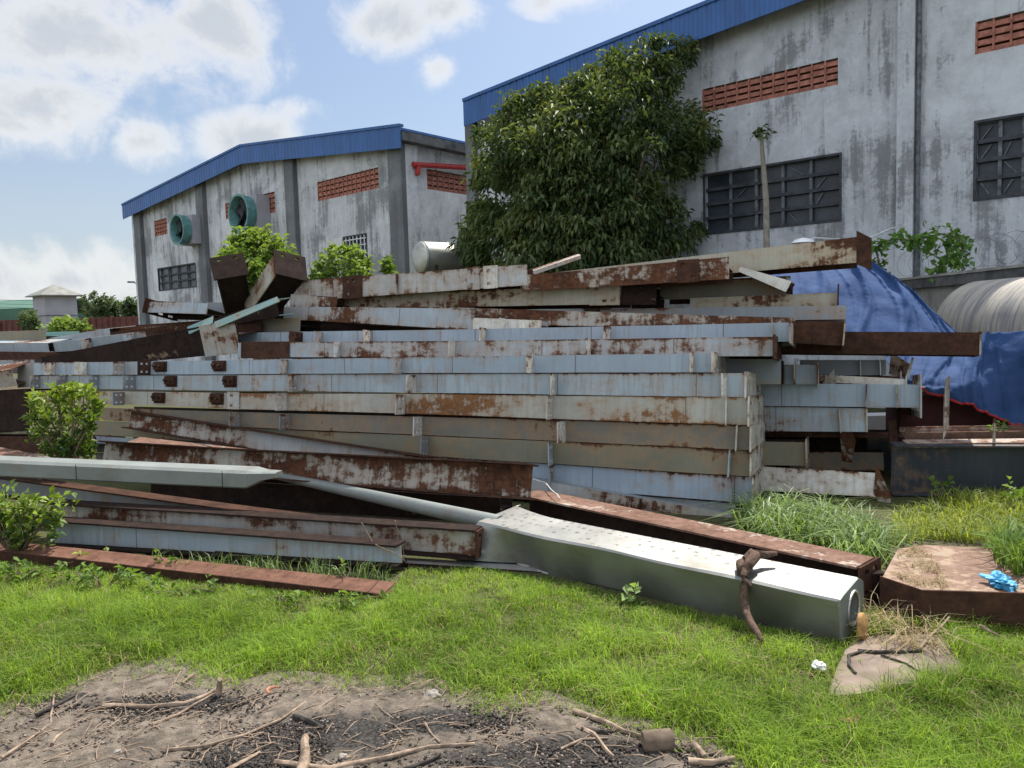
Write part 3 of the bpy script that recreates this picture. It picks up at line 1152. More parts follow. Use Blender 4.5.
long_shed('low green metal shed on the horizon to the left of the tower', -260, 36, 64, 308, 1, 1.2)
long_shed('low green metal shed on the horizon to the right of the tower', 79, 108, 78, 312, 1, 1.3)
a, b_ = P(-300, 330, 52), P(150, 330, 52)
fe = thing('fence', 'dark red sheet fence running behind the tower', 'fence', (a.x, 52, 0))
mb = MB()
L = b_.x - a.x
n = 150
zf = P(60, 318.5, 52).z
for i in range(n):
    x = L * i / n
    mb.box((x, .0 if i % 2 else .05, 0), (x + L / n, .05 if i % 2 else .1, zf))
mb.build('sheet_panel', M['redfence'], fe)
for i in range(13):
    mb = MB()
    mb.box((L * i / 12 - .06, -.08, 0), (L * i / 12 + .06, -.002, zf + .08))
    mb.build('post', M['redfence'], fe)
for i, (y0, y1, nm) in enumerate(((293, 298, 'highest'), (297.5, 301.5, 'middle one'), (301, 305, 'lowest'))):
    pts = []
    A, B = P(-120, y0 - 1, 62), P(150, y1 + 2, 66)
    for k in range(15):
        q = k / 14
        p = A.lerp(B, q)
        p.z -= .35 * 4 * q * (1 - q)
        pts.append(p)
    mb = MB()
    mb.tube(pts, .014, 4)
    tag(mb.build('power_cable', M['blackish']), 'thin overhead cable crossing the sky at far left, the %s of three' % nm, 'cable', 'overhead cables by the tower')
sp = thing('street_lamp', 'small street lamp arm sticking out beside the left end of the warehouse', 'street lamp', (P(140, 330, 36).x, 36, 0))
mb = MB()
zt_ = P(136, 282, 36).z
mb.tube([(0, 0, 0), (0, 0, zt_ - .1), (-.15, 0, zt_)], [.06, .04, .03], 8)
mb.build('pole', M['mullion'], sp)
mb = MB()
mb.hexa([(-.42, -.07, zt_ - .03), (-.1, -.05, zt_ - .04), (-.1, .05, zt_ - .04), (-.42, .07, zt_ - .03), (-.40, -.05, zt_ + .05), (-.1, -.04, zt_ + .03), (-.1, .04, zt_ + .03), (-.40, .05, zt_ + .05)])
mb.build('lamp_head', M['mullion'], sp)

# ---- water tank by the left warehouse's corner
tk = thing('water_tank', 'horizontal stainless steel water tank in front of the warehouse corner', 'tank', (P(436, 260, 15.5).x, 15.5, 0))
zc = P(425, 257, 15.5).z
rt_ = 15.5 * 15.5 / 770
ax = Vector((.80, .60, 0))
c0 = P(420, 257.5, 15.2) - Vector(tk.location)
c1 = c0 + ax * 1.05
mb = MB()
cut = [(-.05, .35), (-.045, .75), (-.01, .96), (.02, 1.0), (.5, 1.0), (1.0, 1.0), (1.03, .96), (1.06, .7), (1.07, .3)]
mb.tube([c0 + ax * 1.05 * q for q, _ in cut], [rt_ * s for _, s in cut], 24)
soft(mb.build('tank_body', M['tank'], tk), 35)
for q in (.03, .98):
    mb = MB()
    mb.tube([c0 + ax * 1.05 * (q - .012), c0 + ax * 1.05 * (q + .012)], rt_ * 1.03, 24)
    mb.build('tank_band', M['galv2'], tk)
mb = MB()
for q in (.2, .85):
    for sgn in (-1, 1):
        b0 = c0 + ax * 1.05 * q + Vector((-ax.y, ax.x, 0)) * sgn * rt_ * .8
        mb.tube([(b0.x, b0.y, 0), (b0.x, b0.y, c0.z - rt_ * .5)], .035, 6)
mb.build('stand', M['blackish'], tk)
mb = MB()
f0, f1 = P(448, 241, 15.8) - Vector(tk.location), P(462, 240, 16.2) - Vector(tk.location)
mb.tube([(f0.x, f0.y, 0), f0, f1, (f1.x, f1.y, 0)], .02, 6)
mb.build('pipe_frame', M['whitebar'], tk)

# ------------------------------------------------------------------ steel beams
SO = G(745, 515)
SA = Vector((0.92, -0.391, 0)).normalized()     # along the stack, to the right
SB = Vector((0.391, 0.92, 0)).normalized()      # into the stack
SN = [0]


def wavy(seed, amp):
    r = random.Random(seed)
    ks = [(r.uniform(.6, 1.6), r.uniform(0, 6), r.uniform(.4, 1) * amp), (r.uniform(2, 4), r.uniform(0, 6), r.uniform(.1, .35) * amp)]
    return lambda x: sum(a * math.sin(k * x + p) for k, p, a in ks)


def long_plate(x0, x1, L, y0f, y1f, z0f, z1f, n=None, wy=None, wz=None):
    """box running along x whose y and z limits are functions of x"""
    n = n or max(2, int((x1 - x0) / 0.22))
    vs, fs = [], []
    for i in range(n + 1):
        x = x0 + (x1 - x0) * i / n
        dy = wy(x) if wy else 0
        dz = wz(x) if wz else 0
        y0, y1, z0, z1 = y0f(x) + dy, y1f(x) + dy, z0f(x) + dz, z1f(x) + dz
        vs += [(x, y0, z0), (x, y1, z0), (x, y1, z1), (x, y0, z1)]
    for i in range(n):
        a = i * 4
        for k in range(4):
            k2 = (k + 1) % 4
            fs.append((a + k, a + k2, a + 4 + k2, a + 4 + k))
    fs.append((0, 3, 2, 1))
    e = n * 4
    fs.append((e, e + 1, e + 2, e + 3))
    mb = MB()
    mb.add(vs, fs)
    return mb


def holed_plate(o, e1, e2, nrm, w, h, th, nx, nz, holes):
    """plate spanned by e1*w, e2*h with through holes at the listed cells"""
    o, e1, e2, nrm = Vector(o), Vector(e1), Vector(e2), Vector(nrm)
    mb = MB()
    idx = {}

    def v(i, j, s):
        k = (i, j, s)
        if k not in idx:
            idx[k] = len(mb.v)
            mb.v.append(tuple(o + e1 * (w * i / nx) + e2 * (h * j / nz) + nrm * (th * s)))
        return idx[k]
    full = {(i, j) for i in range(nx) for j in range(nz)} - set(holes)
    for (i, j) in full:
        mb.f.append((v(i, j, 1), v(i + 1, j, 1), v(i + 1, j + 1, 1), v(i, j + 1, 1)))
        mb.f.append((v(i, j, 0), v(i, j + 1, 0), v(i + 1, j + 1, 0), v(i + 1, j, 0)))
        for (di, dj, a, b) in ((-1, 0, (0, 0), (0, 1)), (1, 0, (1, 0), (1, 1)), (0, -1, (0, 0), (1, 0)), (0, 1, (0, 1), (1, 1))):
            if (i + di, j + dj) not in full:
                mb.f.append((v(i + a[0], j + a[1], 0), v(i + b[0], j + b[1], 0), v(i + b[0], j + b[1], 1), v(i + a[0], j + a[1], 1)))
    return mb


class Beam:
    pass


def beam(label, L, R, b=None, Y=None, sty='H', d=(0.5, 0.5), m='pale', wm=None, cleats=(), brk=(), spl=(), endR=None, endL=None, tilt=-5.0, pm='white', amp=0.009, group=None, name='steel_beam', cs=0.15):
    """L, R = (pixel x, top y, bottom y) of the front face at each end; b = offset into the stack or Y = depth, at each end"""
    SN[0] += 1
    sd_ = SN[0]
    rr = random.Random(sd_)

    def pts(e, i):
        x, y0, y1 = e
        if b is not None:
            o = SO + SB * b[i]
            return onplane(x, y0, o, SB), onplane(x, y1, o, SB)
        return P(x, y0, Y[i]), P(x, y1, Y[i])
    TL, BL = pts(L, 0)
    TR, BR = pts(R, 1)
    hL, hR = (TL - BL).length, (TR - BR).length
    xv = (BR - BL).normalized()
    yh = Vector((-xv.y, xv.x, 0)).normalized()
    yv = (yh * math.cos(rad(tilt)) + Vector((0, 0, 1)) * math.sin(rad(tilt)))
    yv = (yv - xv * yv.dot(xv)).normalized()
    zv = xv.cross(yv)
    Rm = Matrix((xv, yv, zv)).transposed()
    root = thing(name, label, 'beam', BL, Rm, group or 'steel beams in the heap')
    Len = (BR - BL).length
    mat, wmat = M[m], M[wm or m]
    H = lambda x: hL + (hR - hL) * x / Len
    D = lambda x: d[0] + (d[1] - d[0]) * x / Len
    wy = wavy(sd_ * 7 + 1, amp)
    wz = wavy(sd_ * 7 + 2, amp * .4)
    z0 = lambda x: 0.0
    tf, tw_ = 0.012, 0.008
    if sty == 'H':
        long_plate(0, Len, Len, lambda x: 0.0, lambda x: tf, z0, H, wy=wy, wz=wz).build('flange', mat, root)
        long_plate(0, Len, Len, lambda x: tf + .001, lambda x: D(x) - tf - .001, lambda x: H(x) * .5 - tw_ * .5, lambda x: H(x) * .5 + tw_ * .5, wy=wy, wz=wz).build('web', wmat, root)
        long_plate(0, Len, Len, lambda x: D(x) - tf, D, lambda x: 0.0, H, wy=wy, wz=wz).build('flange', wmat, root)
    elif sty == 'I':                    # standing: web vertical behind the flange lips
        tf = 0.013
        long_plate(0, Len, Len, lambda x: 0.0, D, lambda x: H(x) - tf, H, wy=wy, wz=wz).build('flange', mat, root)
        long_plate(0, Len, Len, lambda x: D(x) * .5 - .005, lambda x: D(x) * .5 + .005, lambda x: tf + .001, lambda x: H(x) - tf - .001, wy=wy, wz=wz).build('web', wmat, root)
        long_plate(0, Len, Len, lambda x: 0.0, D, lambda x: 0.0, lambda x: tf, wy=wy, wz=wz).build('flange', mat, root)
    elif sty == 'C':                    # channel, back to the camera: web in front, lips going back
        long_plate(0, Len, Len, lambda x: 0.0, lambda x: .008, z0, H, wy=wy, wz=wz).build('web', mat, root)
        long_plate(0, Len, Len, lambda x: .009, D, lambda x: H(x) - .009, lambda x: H(x) - .001, wy=wy, wz=wz).build('flange', wmat, root)
        long_plate(0, Len, Len, lambda x: .009, D, lambda x: .001, lambda x: .009, wy=wy, wz=wz).build('flange', wmat, root)

    def at_px(px):
        lo, hi = 0.0, Len
        for _ in range(40):
            mid = (lo + hi) / 2
            q = BL + xv * mid + zv * (H(mid) * .5)
            if proj(q)[0] < px:
                lo = mid
            else:
                hi = mid
        return lo
    for c in cleats:
        px, cm = (c if isinstance(c, tuple) else (c, pm))
        x = at_px(px)
        h = H(x) * rr.uniform(.98, 1.06)
        lean = rr.uniform(-.12, .12)
        hp = holed_plate((x, -.002 + wy(x), -.004), (lean, -1, 0), (rr.uniform(-.05, .05), 0, 1), (1, 0, 0), cs * rr.uniform(.9, 1.1), h, .009, 5, 7, [(1, 1), (3, 1), (1, 5), (3, 5)])
        hp.build('cleat', M[cm], root)
    for px in brk:
        x = at_px(px)
        h = H(x)
        mb = MB()
        mb.box((x - .07, -.05, h * .35), (x + .07, -.002 + wy(x), h * .92))
        mb.box((x - .085, -.012, h * .2), (x + .085, -.002 + wy(x), h * .97))
        mb.tube([(x - .03, -.09, h * .65), (x - .03, -.05, h * .65)], .016, 6)
        mb.tube([(x + .035, -.085, h * .6), (x + .035, -.05, h * .6)], .016, 6)
        mb.build('bracket', M['brown'], root)
    for px0, px1, sm in spl:
        x0_, x1_ = at_px(px0), at_px(px1)
        h = H(x0_)
        nn_ = max(4, int((x1_ - x0_) / .04))
        hp = holed_plate((x0_, -.003 + wy(x0_) - .012, -.01), (1, 0, 0), (0, 0, 1), (0, 1, 0), x1_ - x0_, h + .02, .011, nn_, 7, [] if x1_ - x0_ > .5 else [(i, j) for i in range(1, nn_ - 1, 2) for j in (1, 5) if rr.random() < .8])
        hp.build('splice_plate', M[sm], root)
    for side, e in (('L', endL), ('R', endR)):
        if e is None:
            continue
        ext, em = e[0], e[1]
        fwd = e[2] if len(e) > 2 else .06
        x = 0.0 if side == 'L' else Len
        h, dd = H(x) + 2 * ext, D(x) + fwd + .05
        x += (-.012 if side == 'L' else .001) + wy(x) * 0
        nx = max(5, int(dd / .07))
        nx += 1 - nx % 2
        hp = holed_plate((x, -fwd, -ext), (0, 1, 0), (0, 0, 1), (1, 0, 0), dd, h, .014, nx, 7, [(i, j) for i in range(1, nx, 2) for j in (1, 5)])
        hp.build('end_plate', M[em], root)
    B = Beam()
    B.root, B.len, B.at, B.H = root, Len, at_px, H
    return B


def plate_child(B, pts, o, n, mat):
    n = Vector(n).normalized()
    q0 = onplane(*pts[0], o, SB)
    q = [onplane(x, y, q0, n) for x, y in pts]
    inv = B.root.matrix_basis.inverted()
    mb = MB()
    mb.prism([inv @ p for p in q], inv.to_3x3() @ (n * .014))
    mb.build('end_plate', M[mat], B.root)


E1 = (.0, 'rusty')
# the tidy column of deep rafters, top to bottom
gS = 'rafters stacked in the tidy column'
beam('top rafter of the tidy stack, pale blue with spaced cleats, shortest at the right', (34, 363, 375), (712, 353, 372), b=(0, 0), d=(.55, 1.1), m='clean', wm='grey', cleats=(55, 87, (124, 'rusty'), (150, 'brown'), (287, 'rusty'), (401, 'rusty'), 533, 693), brk=(161, 220), endR=(.01, 'white'), group=gS)
beam('second rafter down in the tidy stack, pale blue with a greenish middle', (34, 376, 388), (745, 373, 397), b=(0, 0), d=(.55, 1.15), m='pale', wm='grey', cleats=((40, 'grey'), (66, 'grey'), (98, 'grey'), (135, 'grey'), (297, 'rusty'), 415, 555, 726), brk=(172, 231), endR=(.012, 'white'), group=gS)
beam('third rafter down in the tidy stack, streaked orange with rust along its lower edge', (40, 391, 402), (748, 397.5, 425), b=(-.02, -.02), d=(.55, 1.15), m='stain', wm='olive', cleats=((124, 'grey'), 287, 404, 552, 726), brk=(160, 218), spl=((228, 240, 'rusty'),), endR=(.01, 'white'), group=gS)
beam('fourth rafter down in the tidy stack, dull brownish grey with a crooked cleat', (95, 408, 420), (750, 426, 450), b=(0, 0), d=(.55, 1.15), m='olive', wm='olive', cleats=((240, 'grey'), (290, 'grey'), 421, 565, 736), endR=(.012, 'white'), group=gS)
beam('fifth rafter down in the tidy stack, mossy olive towards its right end', (95, 421, 435), (750, 451, 476.5), b=(0, 0), d=(.55, 1.15), m='mossy', wm='olive', cleats=((428, 'grey'), (553, 'pale'), (729, 'pale')), endR=(.012, 'white'), group=gS)
beam('sixth rafter down in the tidy stack, clean blue grey just above the ground', (95, 436, 452), (752, 477.5, 503), b=(0, 0), d=(.55, 1.15), m='clean', wm='olive', cleats=((553, 'pale'), (732, 'pale')), endR=(.012, 'white'), group=gS)
beam('lowest rafter of the tidy stack, half sunk into the ground behind the weeds', (95, 453, 466), (735, 504, 519), b=(.02, .02), d=(.55, 1.1), m='grey', wm='olive', group=gS)

# layers set back on top of the column
beam('pale beam with rust patches lying directly on top of the tidy stack', (238, 343, 357.5), (773, 337, 356.5), b=(.22, .22), d=(.5, .8), m='zoned', wm='brown', cleats=((340, 'rusty'), 454, 590, (759, 'cream')), spl=((242, 290, 'brown'),), endR=(.02, 'brown'), pm='white', cs=.12)
beam('pale blue beam behind and above the rust patched one on the tidy stack', (235, 333, 349), (789, 323, 342), b=(.55, .55), d=(.5, .8), m='clean', wm='grey', cleats=((300, 'brown'), (322, 'rusty'), (371, 'white'), 485, 610, (772, 'cream')), brk=(297,), endR=(.015, 'rusty'))
beam('short whitish offcut with drilled flange lying near the middle of the heap', (473, 317.5, 329), (541, 320, 329), b=(.72, .72), d=(.2, .2), m='white', wm='grey', cleats=((505, 'white'),))
beam('grey beam with brown rusted right half and flaking end, left of the white offcut', (283, 306.5, 319), (474, 308.5, 330), b=(.85, .85), d=(.4, .4), m='zoned', wm='brown')
beam('long reddish brown beam lying behind the white offcut across the heap', (395, 306, 324), (795, 317.5, 328), b=(1.0, 1.0), d=(.5, .5), m='rusty2', wm='brown')
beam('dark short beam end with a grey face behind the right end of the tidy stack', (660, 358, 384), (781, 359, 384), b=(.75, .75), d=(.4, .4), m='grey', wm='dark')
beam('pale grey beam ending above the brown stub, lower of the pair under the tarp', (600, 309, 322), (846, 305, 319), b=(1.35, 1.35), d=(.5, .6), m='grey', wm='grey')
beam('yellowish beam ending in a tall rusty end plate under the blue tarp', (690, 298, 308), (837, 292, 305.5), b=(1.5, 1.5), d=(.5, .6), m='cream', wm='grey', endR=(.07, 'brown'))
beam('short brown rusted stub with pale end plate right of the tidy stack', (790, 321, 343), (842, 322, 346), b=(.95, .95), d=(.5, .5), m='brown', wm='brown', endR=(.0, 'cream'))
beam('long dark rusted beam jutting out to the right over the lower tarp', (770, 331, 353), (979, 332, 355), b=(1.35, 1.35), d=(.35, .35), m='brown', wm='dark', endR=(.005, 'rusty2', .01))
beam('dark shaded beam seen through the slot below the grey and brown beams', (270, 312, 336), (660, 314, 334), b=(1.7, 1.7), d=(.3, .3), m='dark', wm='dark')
# the uppermost beams
TB = beam('topmost beam reaching right over the tarp, yellow grey with a square brown end plate', (520, 276, 290), (858, 237, 263), b=(1.35, 1.35), d=(.3, .35), m='cream', wm='brown')
plate_child(TB, [(856.5, 230.5), (871.5, 238), (871.5, 270), (856.5, 264.5)], SO + SB * 1.33, (.62, 1, 0), 'brown')
beam('brown rusted beam with bright top edge and bolted splice, below the papaya trunk', (522, 275, 291), (729, 256.5, 279), b=(1.05, 1.05), d=(.3, .3), m='rusty2', wm='brown', spl=((677, 699, 'brown'),))
beam('long upper left beam with peeling white paint and plates, ending below the tree', (297, 281, 302), (527, 264, 285), b=(1.05, 1.05), d=(.32, .32), m='rusty', wm='brown', spl=((344, 363, 'brown'), (468, 480, 'rusty'), (484, 498, 'white')), cleats=((398, 'rusty'),), cs=.05)
beam('shadowed cream beam with dark drilled splice lying below the splice of the brown beam', (330, 296, 310), (621, 285, 304), b=(1.22, 1.22), d=(.4, .4), m='cream', wm='brown', spl=((590, 620, 'cream'),))
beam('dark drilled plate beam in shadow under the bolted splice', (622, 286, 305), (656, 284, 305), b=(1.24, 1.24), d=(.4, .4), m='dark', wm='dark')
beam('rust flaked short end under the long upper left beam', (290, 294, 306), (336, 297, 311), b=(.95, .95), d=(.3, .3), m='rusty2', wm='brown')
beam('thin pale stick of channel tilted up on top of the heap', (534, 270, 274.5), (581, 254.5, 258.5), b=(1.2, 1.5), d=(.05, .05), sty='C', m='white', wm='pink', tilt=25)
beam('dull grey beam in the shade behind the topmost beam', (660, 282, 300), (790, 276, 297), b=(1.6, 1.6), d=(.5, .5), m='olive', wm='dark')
beam('slanting pale plate end hanging under the topmost beam', (738, 266, 271), (786, 280, 292), b=(1.3, 1.25), d=(.25, .25), m='white', wm='brown')

# left end of the heap
beam('dark leaning beam with a mottled white plate at its upper right end', (44, 357, 372), (242, 319, 352), b=(.28, .28), d=(.35, .4), m='dark', wm='brown', spl=((203, 238, 'rusty'),), tilt=8)
beam('pale leaning beam behind the dark leaning one, with patches of cleats', (55, 342, 352), (147, 331, 345), b=(.7, .7), d=(.35, .35), m='pale', wm='brown', cleats=((91, 'rusty'), (135, 'pale')), tilt=10)
beam('rust brown strip beam peeping out behind the pale leaning beam', (85, 330, 338), (206, 322, 332), b=(1.2, 1.2), d=(.3, .3), m='rusty2', wm='brown', tilt=6)
beam('pale grey wide plate with bright top sloping down to the left', (40, 340, 350), (110, 328, 336), b=(.95, 1.0), d=(.45, .45), m='pale', wm='pale', sty='C', tilt=4)
beam('grey cantilevered beam with a rusty bolted left end in front of the left warehouse', (147, 300, 312), (206, 303, 314), b=(1.0, .8), d=(.4, .4), m='pale', wm='dark', endL=(.02, 'brown'), tilt=-14)
beam('short grey beam behind the turquoise plate', (205, 302, 315), (262, 303, 318), b=(1.2, 1.2), d=(.4, .4), m='grey', wm='dark')
beam('dark beam tilted up to the right under the larger turquoise plate', (189, 327, 334), (279, 299, 316), b=(.75, .5), d=(.2, .22), m='dark', wm='turq', sty='C', tilt=6)
beam('dull grey beam in the gap beneath the turquoise beam', (238, 320, 333), (300, 318, 333), b=(.7, .7), d=(.4, .4), m='olive', wm='dark')
beam('grey green beam at the far left edge of the heap', (-40, 333, 341), (46, 330, 341), b=(1.0, .9), d=(.5, .5), m='mossy', wm='turq', tilt=-3)
beam('blue grey beam at the left edge, its lit top under the grey green one', (-40, 343, 352), (49, 343, 353), b=(.75, .65), d=(.35, .35), m='pale', wm='pale', sty='C', tilt=8)
beam('dark brown beam at the left edge, lowest of the three there', (-40, 351, 360), (56, 352, 359), b=(.45, .45), d=(.3, .3), m='brown', wm='brown', tilt=4)
beam('short pale beam lying behind the left edge of the tidy stack', (-40, 361, 372), (35, 360, 374), b=(.25, .25), d=(.4, .4), m='pale', wm='grey', tilt=4)
beam('rusty curled plate end at the left edge beside the tidy stack', (-30, 374, 392), (17, 369, 386), b=(-.1, -.05), d=(.3, .3), m='rusty', wm='rusty', sty='C', tilt=18)
beam('grey gusset piece butting the left ends of the tidy stack', (17, 366, 388), (34, 363, 387), b=(.1, .02), d=(.3, .3), m='grey', wm='grey')
beam('dark brown box beam behind the round bush at the left edge', (-60, 394, 436), (30, 389, 430), b=(-.1, -.1), d=(.6, .6), m='dark', wm='dark', sty='C')
beam('brown beam under the bush at the left edge', (-60, 436, 452), (95, 437, 455), b=(-.3, -.3), d=(.4, .4), m='brown', wm='dark')

# right of the column
gR = 'beams in the second column on the right'
beam('blue grey beam right of the tidy stack, wide smooth face with tall loose end plate', (640, 383, 405), (919, 384.5, 407.5), b=(1.3, 1.3), d=(.6, 1.1), m='clean', wm='brown', cleats=((865, 'cream'), (897, 'cream')), endR=(.09, 'rusty', .1), cs=.06, group=gR)
beam('pale beam under the wide smooth one, with one stout cleat', (640, 404, 430), (866, 408.5, 432), b=(1.32, 1.32), d=(.6, .9), m='pale', wm='dark', cleats=((840, 'cream'),), endR=(.0, 'cream', .02), cs=.1, group=gR)
beam('short pale blue beam tucked above the wide smooth one, with slanting plates', (700, 364, 384), (817, 364.5, 384), b=(1.22, 1.22), d=(.5, .6), m='clean', wm='dark', cleats=((795, 'cream'), (835, 'rusty')), endR=(.02, 'rusty'), group=gR)
beam('shaded blue grey beam with two cleats under the jutting rusted beam', (800, 360, 376), (886, 360, 375), b=(1.65, 1.65), d=(.6, .6), m='grey', wm='brown', cleats=((860, 'white'), (880, 'white')), cs=.08, group=gR)
beam('rusty lipped beam between the shaded one and the wide smooth one', (800, 376, 386), (900, 376, 385), b=(1.5, 1.5), d=(.6, .7), m='rusty2', wm='brown', endR=(.07, 'cream', .02), group=gR)
beam('olive beam in deep shade with a lit end plate right of the tidy stack', (640, 440, 464), (806, 443, 466), b=(.95, .95), d=(.4, .4), m='mossy', wm='dark', endR=(.03, 'cream', .05), group=gR)
RB = beam('white beam with rust spots lying in the weeds, its drilled end plate leaning right', (640, 460, 484), (876, 473, 497), b=(.95, .8), d=(.5, .6), m='white', wm='rusty', tilt=-20, group=gR)
plate_child(RB, [(876, 465), (891, 497), (888, 519), (873, 495)], SO + SB * .80, (.75, .66, 0), 'rusty')
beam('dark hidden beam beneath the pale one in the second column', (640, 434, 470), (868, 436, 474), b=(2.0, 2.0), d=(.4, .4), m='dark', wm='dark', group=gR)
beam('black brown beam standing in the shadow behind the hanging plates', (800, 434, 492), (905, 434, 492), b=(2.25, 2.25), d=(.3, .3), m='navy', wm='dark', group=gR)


beam('narrow pale beam end poking out between the wide smooth beam and the rusty lipped beam', (760, 371, 379), (905, 379, 386), b=(1.45, 1.35), d=(.3, .3), m='white', wm='brown', endR=(.03, 'rusty', .03), group=gR)
beam('rust brown flange strip under the pale right hand beam', (760, 431, 437), (898, 432, 438), b=(1.5, 1.5), d=(.4, .4), m='brown', wm='dark', group=gR)
beam('olive beam in shade below the rust brown flange strip', (790, 452, 470), (884, 453, 471), b=(1.7, 1.7), d=(.4, .4), m='olive', wm='dark', group=gR)


def loose_plate(label, pts, Y, mat, nrm=(0.3, .9, 0), th=.012):
    q = [P(x, y, yy) for (x, y), yy in zip(pts, Y)]
    c = sum(q, Vector()) / len(q)
    mb = MB()
    mb.prism([p - c for p in q], Vector(nrm).normalized() * th)
    o = mb.build('steel_plate', M[mat])
    o.location = c
    return tag(o, label, 'plate', 'loose steel plates in the heap')


loose_plate('narrow rusty plate hanging under the pale right hand beam', [(840, 432), (852, 432), (856, 440), (852, 463), (842, 461)], [7.1, 7.0, 7.0, 7.1, 7.2], 'rusty2')
loose_plate('long thin rusty plate standing at the end of the wide smooth beam', [(946, 378), (950, 376), (949, 425), (943, 441), (944, 400)], [6.5, 6.4, 6.4, 6.4, 6.5], 'rusty')
loose_plate('lit drilled gusset plate in front of the lower tarp', [(891, 352), (910, 364), (905, 378), (889, 374)], [7.4, 7.2, 7.2, 7.4], 'cream')
loose_plate('thin bright sliver of plate leaning beside the drilled gusset', [(912, 357), (914, 358), (909, 379), (906, 378)], [7.1, 7.1, 7.0, 7.0], 'white')
loose_plate('small pale triangular plate with a bolt between the two right hand columns', [(822, 384), (834, 369), (836, 384)], [7.2, 7.1, 7.1], 'rusty')
loose_plate('dark bent plate hanging at the end of the second column', [(888, 420), (896, 420), (902, 470), (892, 470)], [7.1, 7.1, 7.0, 7.0], 'brown')
loose_plate('pale triangular plate end above the blue tarp', [(779, 278), (787, 276), (793, 283), (791, 291), (784, 287)], [7.6, 7.5, 7.5, 7.5, 7.6], 'white')
loose_plate('turquoise painted plate tilted on the heap below the two upright stubs', [(214, 322), (277, 296.5), (280, 301), (216, 328)], [8.6, 8.2, 8.1, 8.5], 'turq', (0.1, .8, -.6))
loose_plate('small turquoise plate tip left of the larger turquoise plate', [(187, 327), (213, 316), (212, 323), (189, 334)], [8.8, 8.7, 8.6, 8.7], 'turq', (0.1, .8, -.6))
loose_plate('pink lit plate wedge lying behind the long grooved beam', [(120, 445), (140, 437), (215, 446), (330, 458), (210, 452)], [7.6, 7.9, 7.5, 6.9, 7.2], 'pink', (0, 0, -1))
loose_plate('pink lit plate wedge at the left edge above the galvanised box beam', [(-40, 446), (0, 447), (50, 457), (46, 460), (-40, 457)], [6.9, 6.9, 6.8, 6.6, 6.7], 'pink', (0, 0, -1))


# the two upright stubs
def stub(label, A, B, w, h, up, mat, wm, pm):
    A, B = Vector(A), Vector(B)
    zv = (A - B).normalized()
    xv = (Vector(up) - zv * Vector(up).dot(zv)).normalized()
    yv = zv.cross(xv)
    Rm = Matrix((xv, yv, zv)).transposed()
    r = thing('beam_stub', label, 'beam', B, Rm, 'upright beam stubs')
    L = (A - B).length
    mb = MB()
    mb.box((-w / 2, -h / 2, 0), (-w / 2 + .012, h / 2, L))
    mb.build('flange', M[wm], r)
    mb = MB()
    mb.box((w / 2 - .012, -h / 2, 0), (w / 2, h / 2, L))
    mb.build('flange', M[mat], r)
    mb = MB()
    wy_ = (h / 2 - .035) * (1 if yv.dot(CAM - A) > 0 else -1)
    mb.box((-w / 2 + .013, wy_ - .005, 0), (w / 2 - .013, wy_ + .005, L))
    mb.build('web', M[mat], r)
    holed_plate((-w / 2 - .03, -h / 2 - .03, L + .001), (1, 0, 0), (0, 1, 0), (0, 0, 1), w + .06, h + .06, .016, 9, 9, [(2, 7), (6, 7)]).build('end_plate', M[pm], r)
    return r


stub('left of the two upright beam stubs, a dark drilled end plate facing the camera', P(229, 267, 9.1), P(238, 308, 9.75), .33, .27, (0.93, 0.0, .37), 'dark', 'dark', 'dark')
stub('right of the two upright beam stubs, with an orange lit left flange', P(290, 266, 9.0), P(258, 312, 9.6), .33, .29, (0.96, 0, .2), 'dark', 'stain', 'dark')  # left flange is rust orange, made lighter to carry the light falling on it

# ------------------------------------------------------------------ front beams
gF = 'beams lying in front of the stack'
beam('rusty edged beam sloping down against the front of the tidy stack', (121, 410, 428), (425, 457, 480), b=(-.16, -.42), d=(.2, .2), sty='I', m='brown', wm='rusty', tilt=-11, group=gF)
beam('long grooved beam with rusty lips and pale web, sawn off above the galvanised pole', (92, 440.5, 464), (524, 464, 500), Y=(7.5, 5.55), d=(.22, .24), sty='I', m='brown', wm='rusty2', tilt=-14, group=gF)
beam('brown topped beam running under the galvanised box beam', (-60, 470, 490), (330, 523, 541), Y=(6.8, 5.75), d=(.2, .2), sty='I', m='brown', wm='grey', tilt=-5, group=gF)
beam('shadowed rusty beam wedged beneath the long grooved beam', (150, 476, 500), (500, 498, 524), Y=(7.3, 6.1), d=(.3, .3), sty='H', m='dark', wm='dark', group=gF)
beam('grimy grooved beam, upper of the pair behind the rust strip, drilled at its right end', (45, 503, 527), (474, 531, 561), Y=(6.0, 4.95), d=(.17, .17), sty='I', m='dark', wm='rusty', tilt=-3, endR=(-.01, 'brown', -.02), group=gF)
beam('blue grey grooved beam, lower of the pair behind the rust strip', (45, 521, 547), (396, 546, 568), Y=(5.75, 4.85), d=(.16, .16), sty='I', m='dark', wm='pale', tilt=-3, group=gF)
beam('thin channel on the ground before the drilled grooved beam', (215, 551, 560), (640, 579, 592), Y=(5.35, 4.70), d=(.12, .12), sty='C', m='dark', wm='grey', tilt=0, group=gF)
beam('brown flat topped beam lying behind the galvanised pole', (520, 495, 533), (857, 567, 606), Y=(6.0, 4.05), d=(.24, .24), sty='I', m='pink', wm='dark', tilt=0, endR=(-.01, 'brown', -.02), group=gF)
beam('grey rusted beam on the ground between the tidy stack and the brown flat beam', (500, 474, 495), (731, 515, 532), b=(-.12, -.12), d=(.11, .11), sty='C', m='rusty', wm='grey', cleats=((640, 'brown'),), cs=.05, tilt=-3, group=gF)
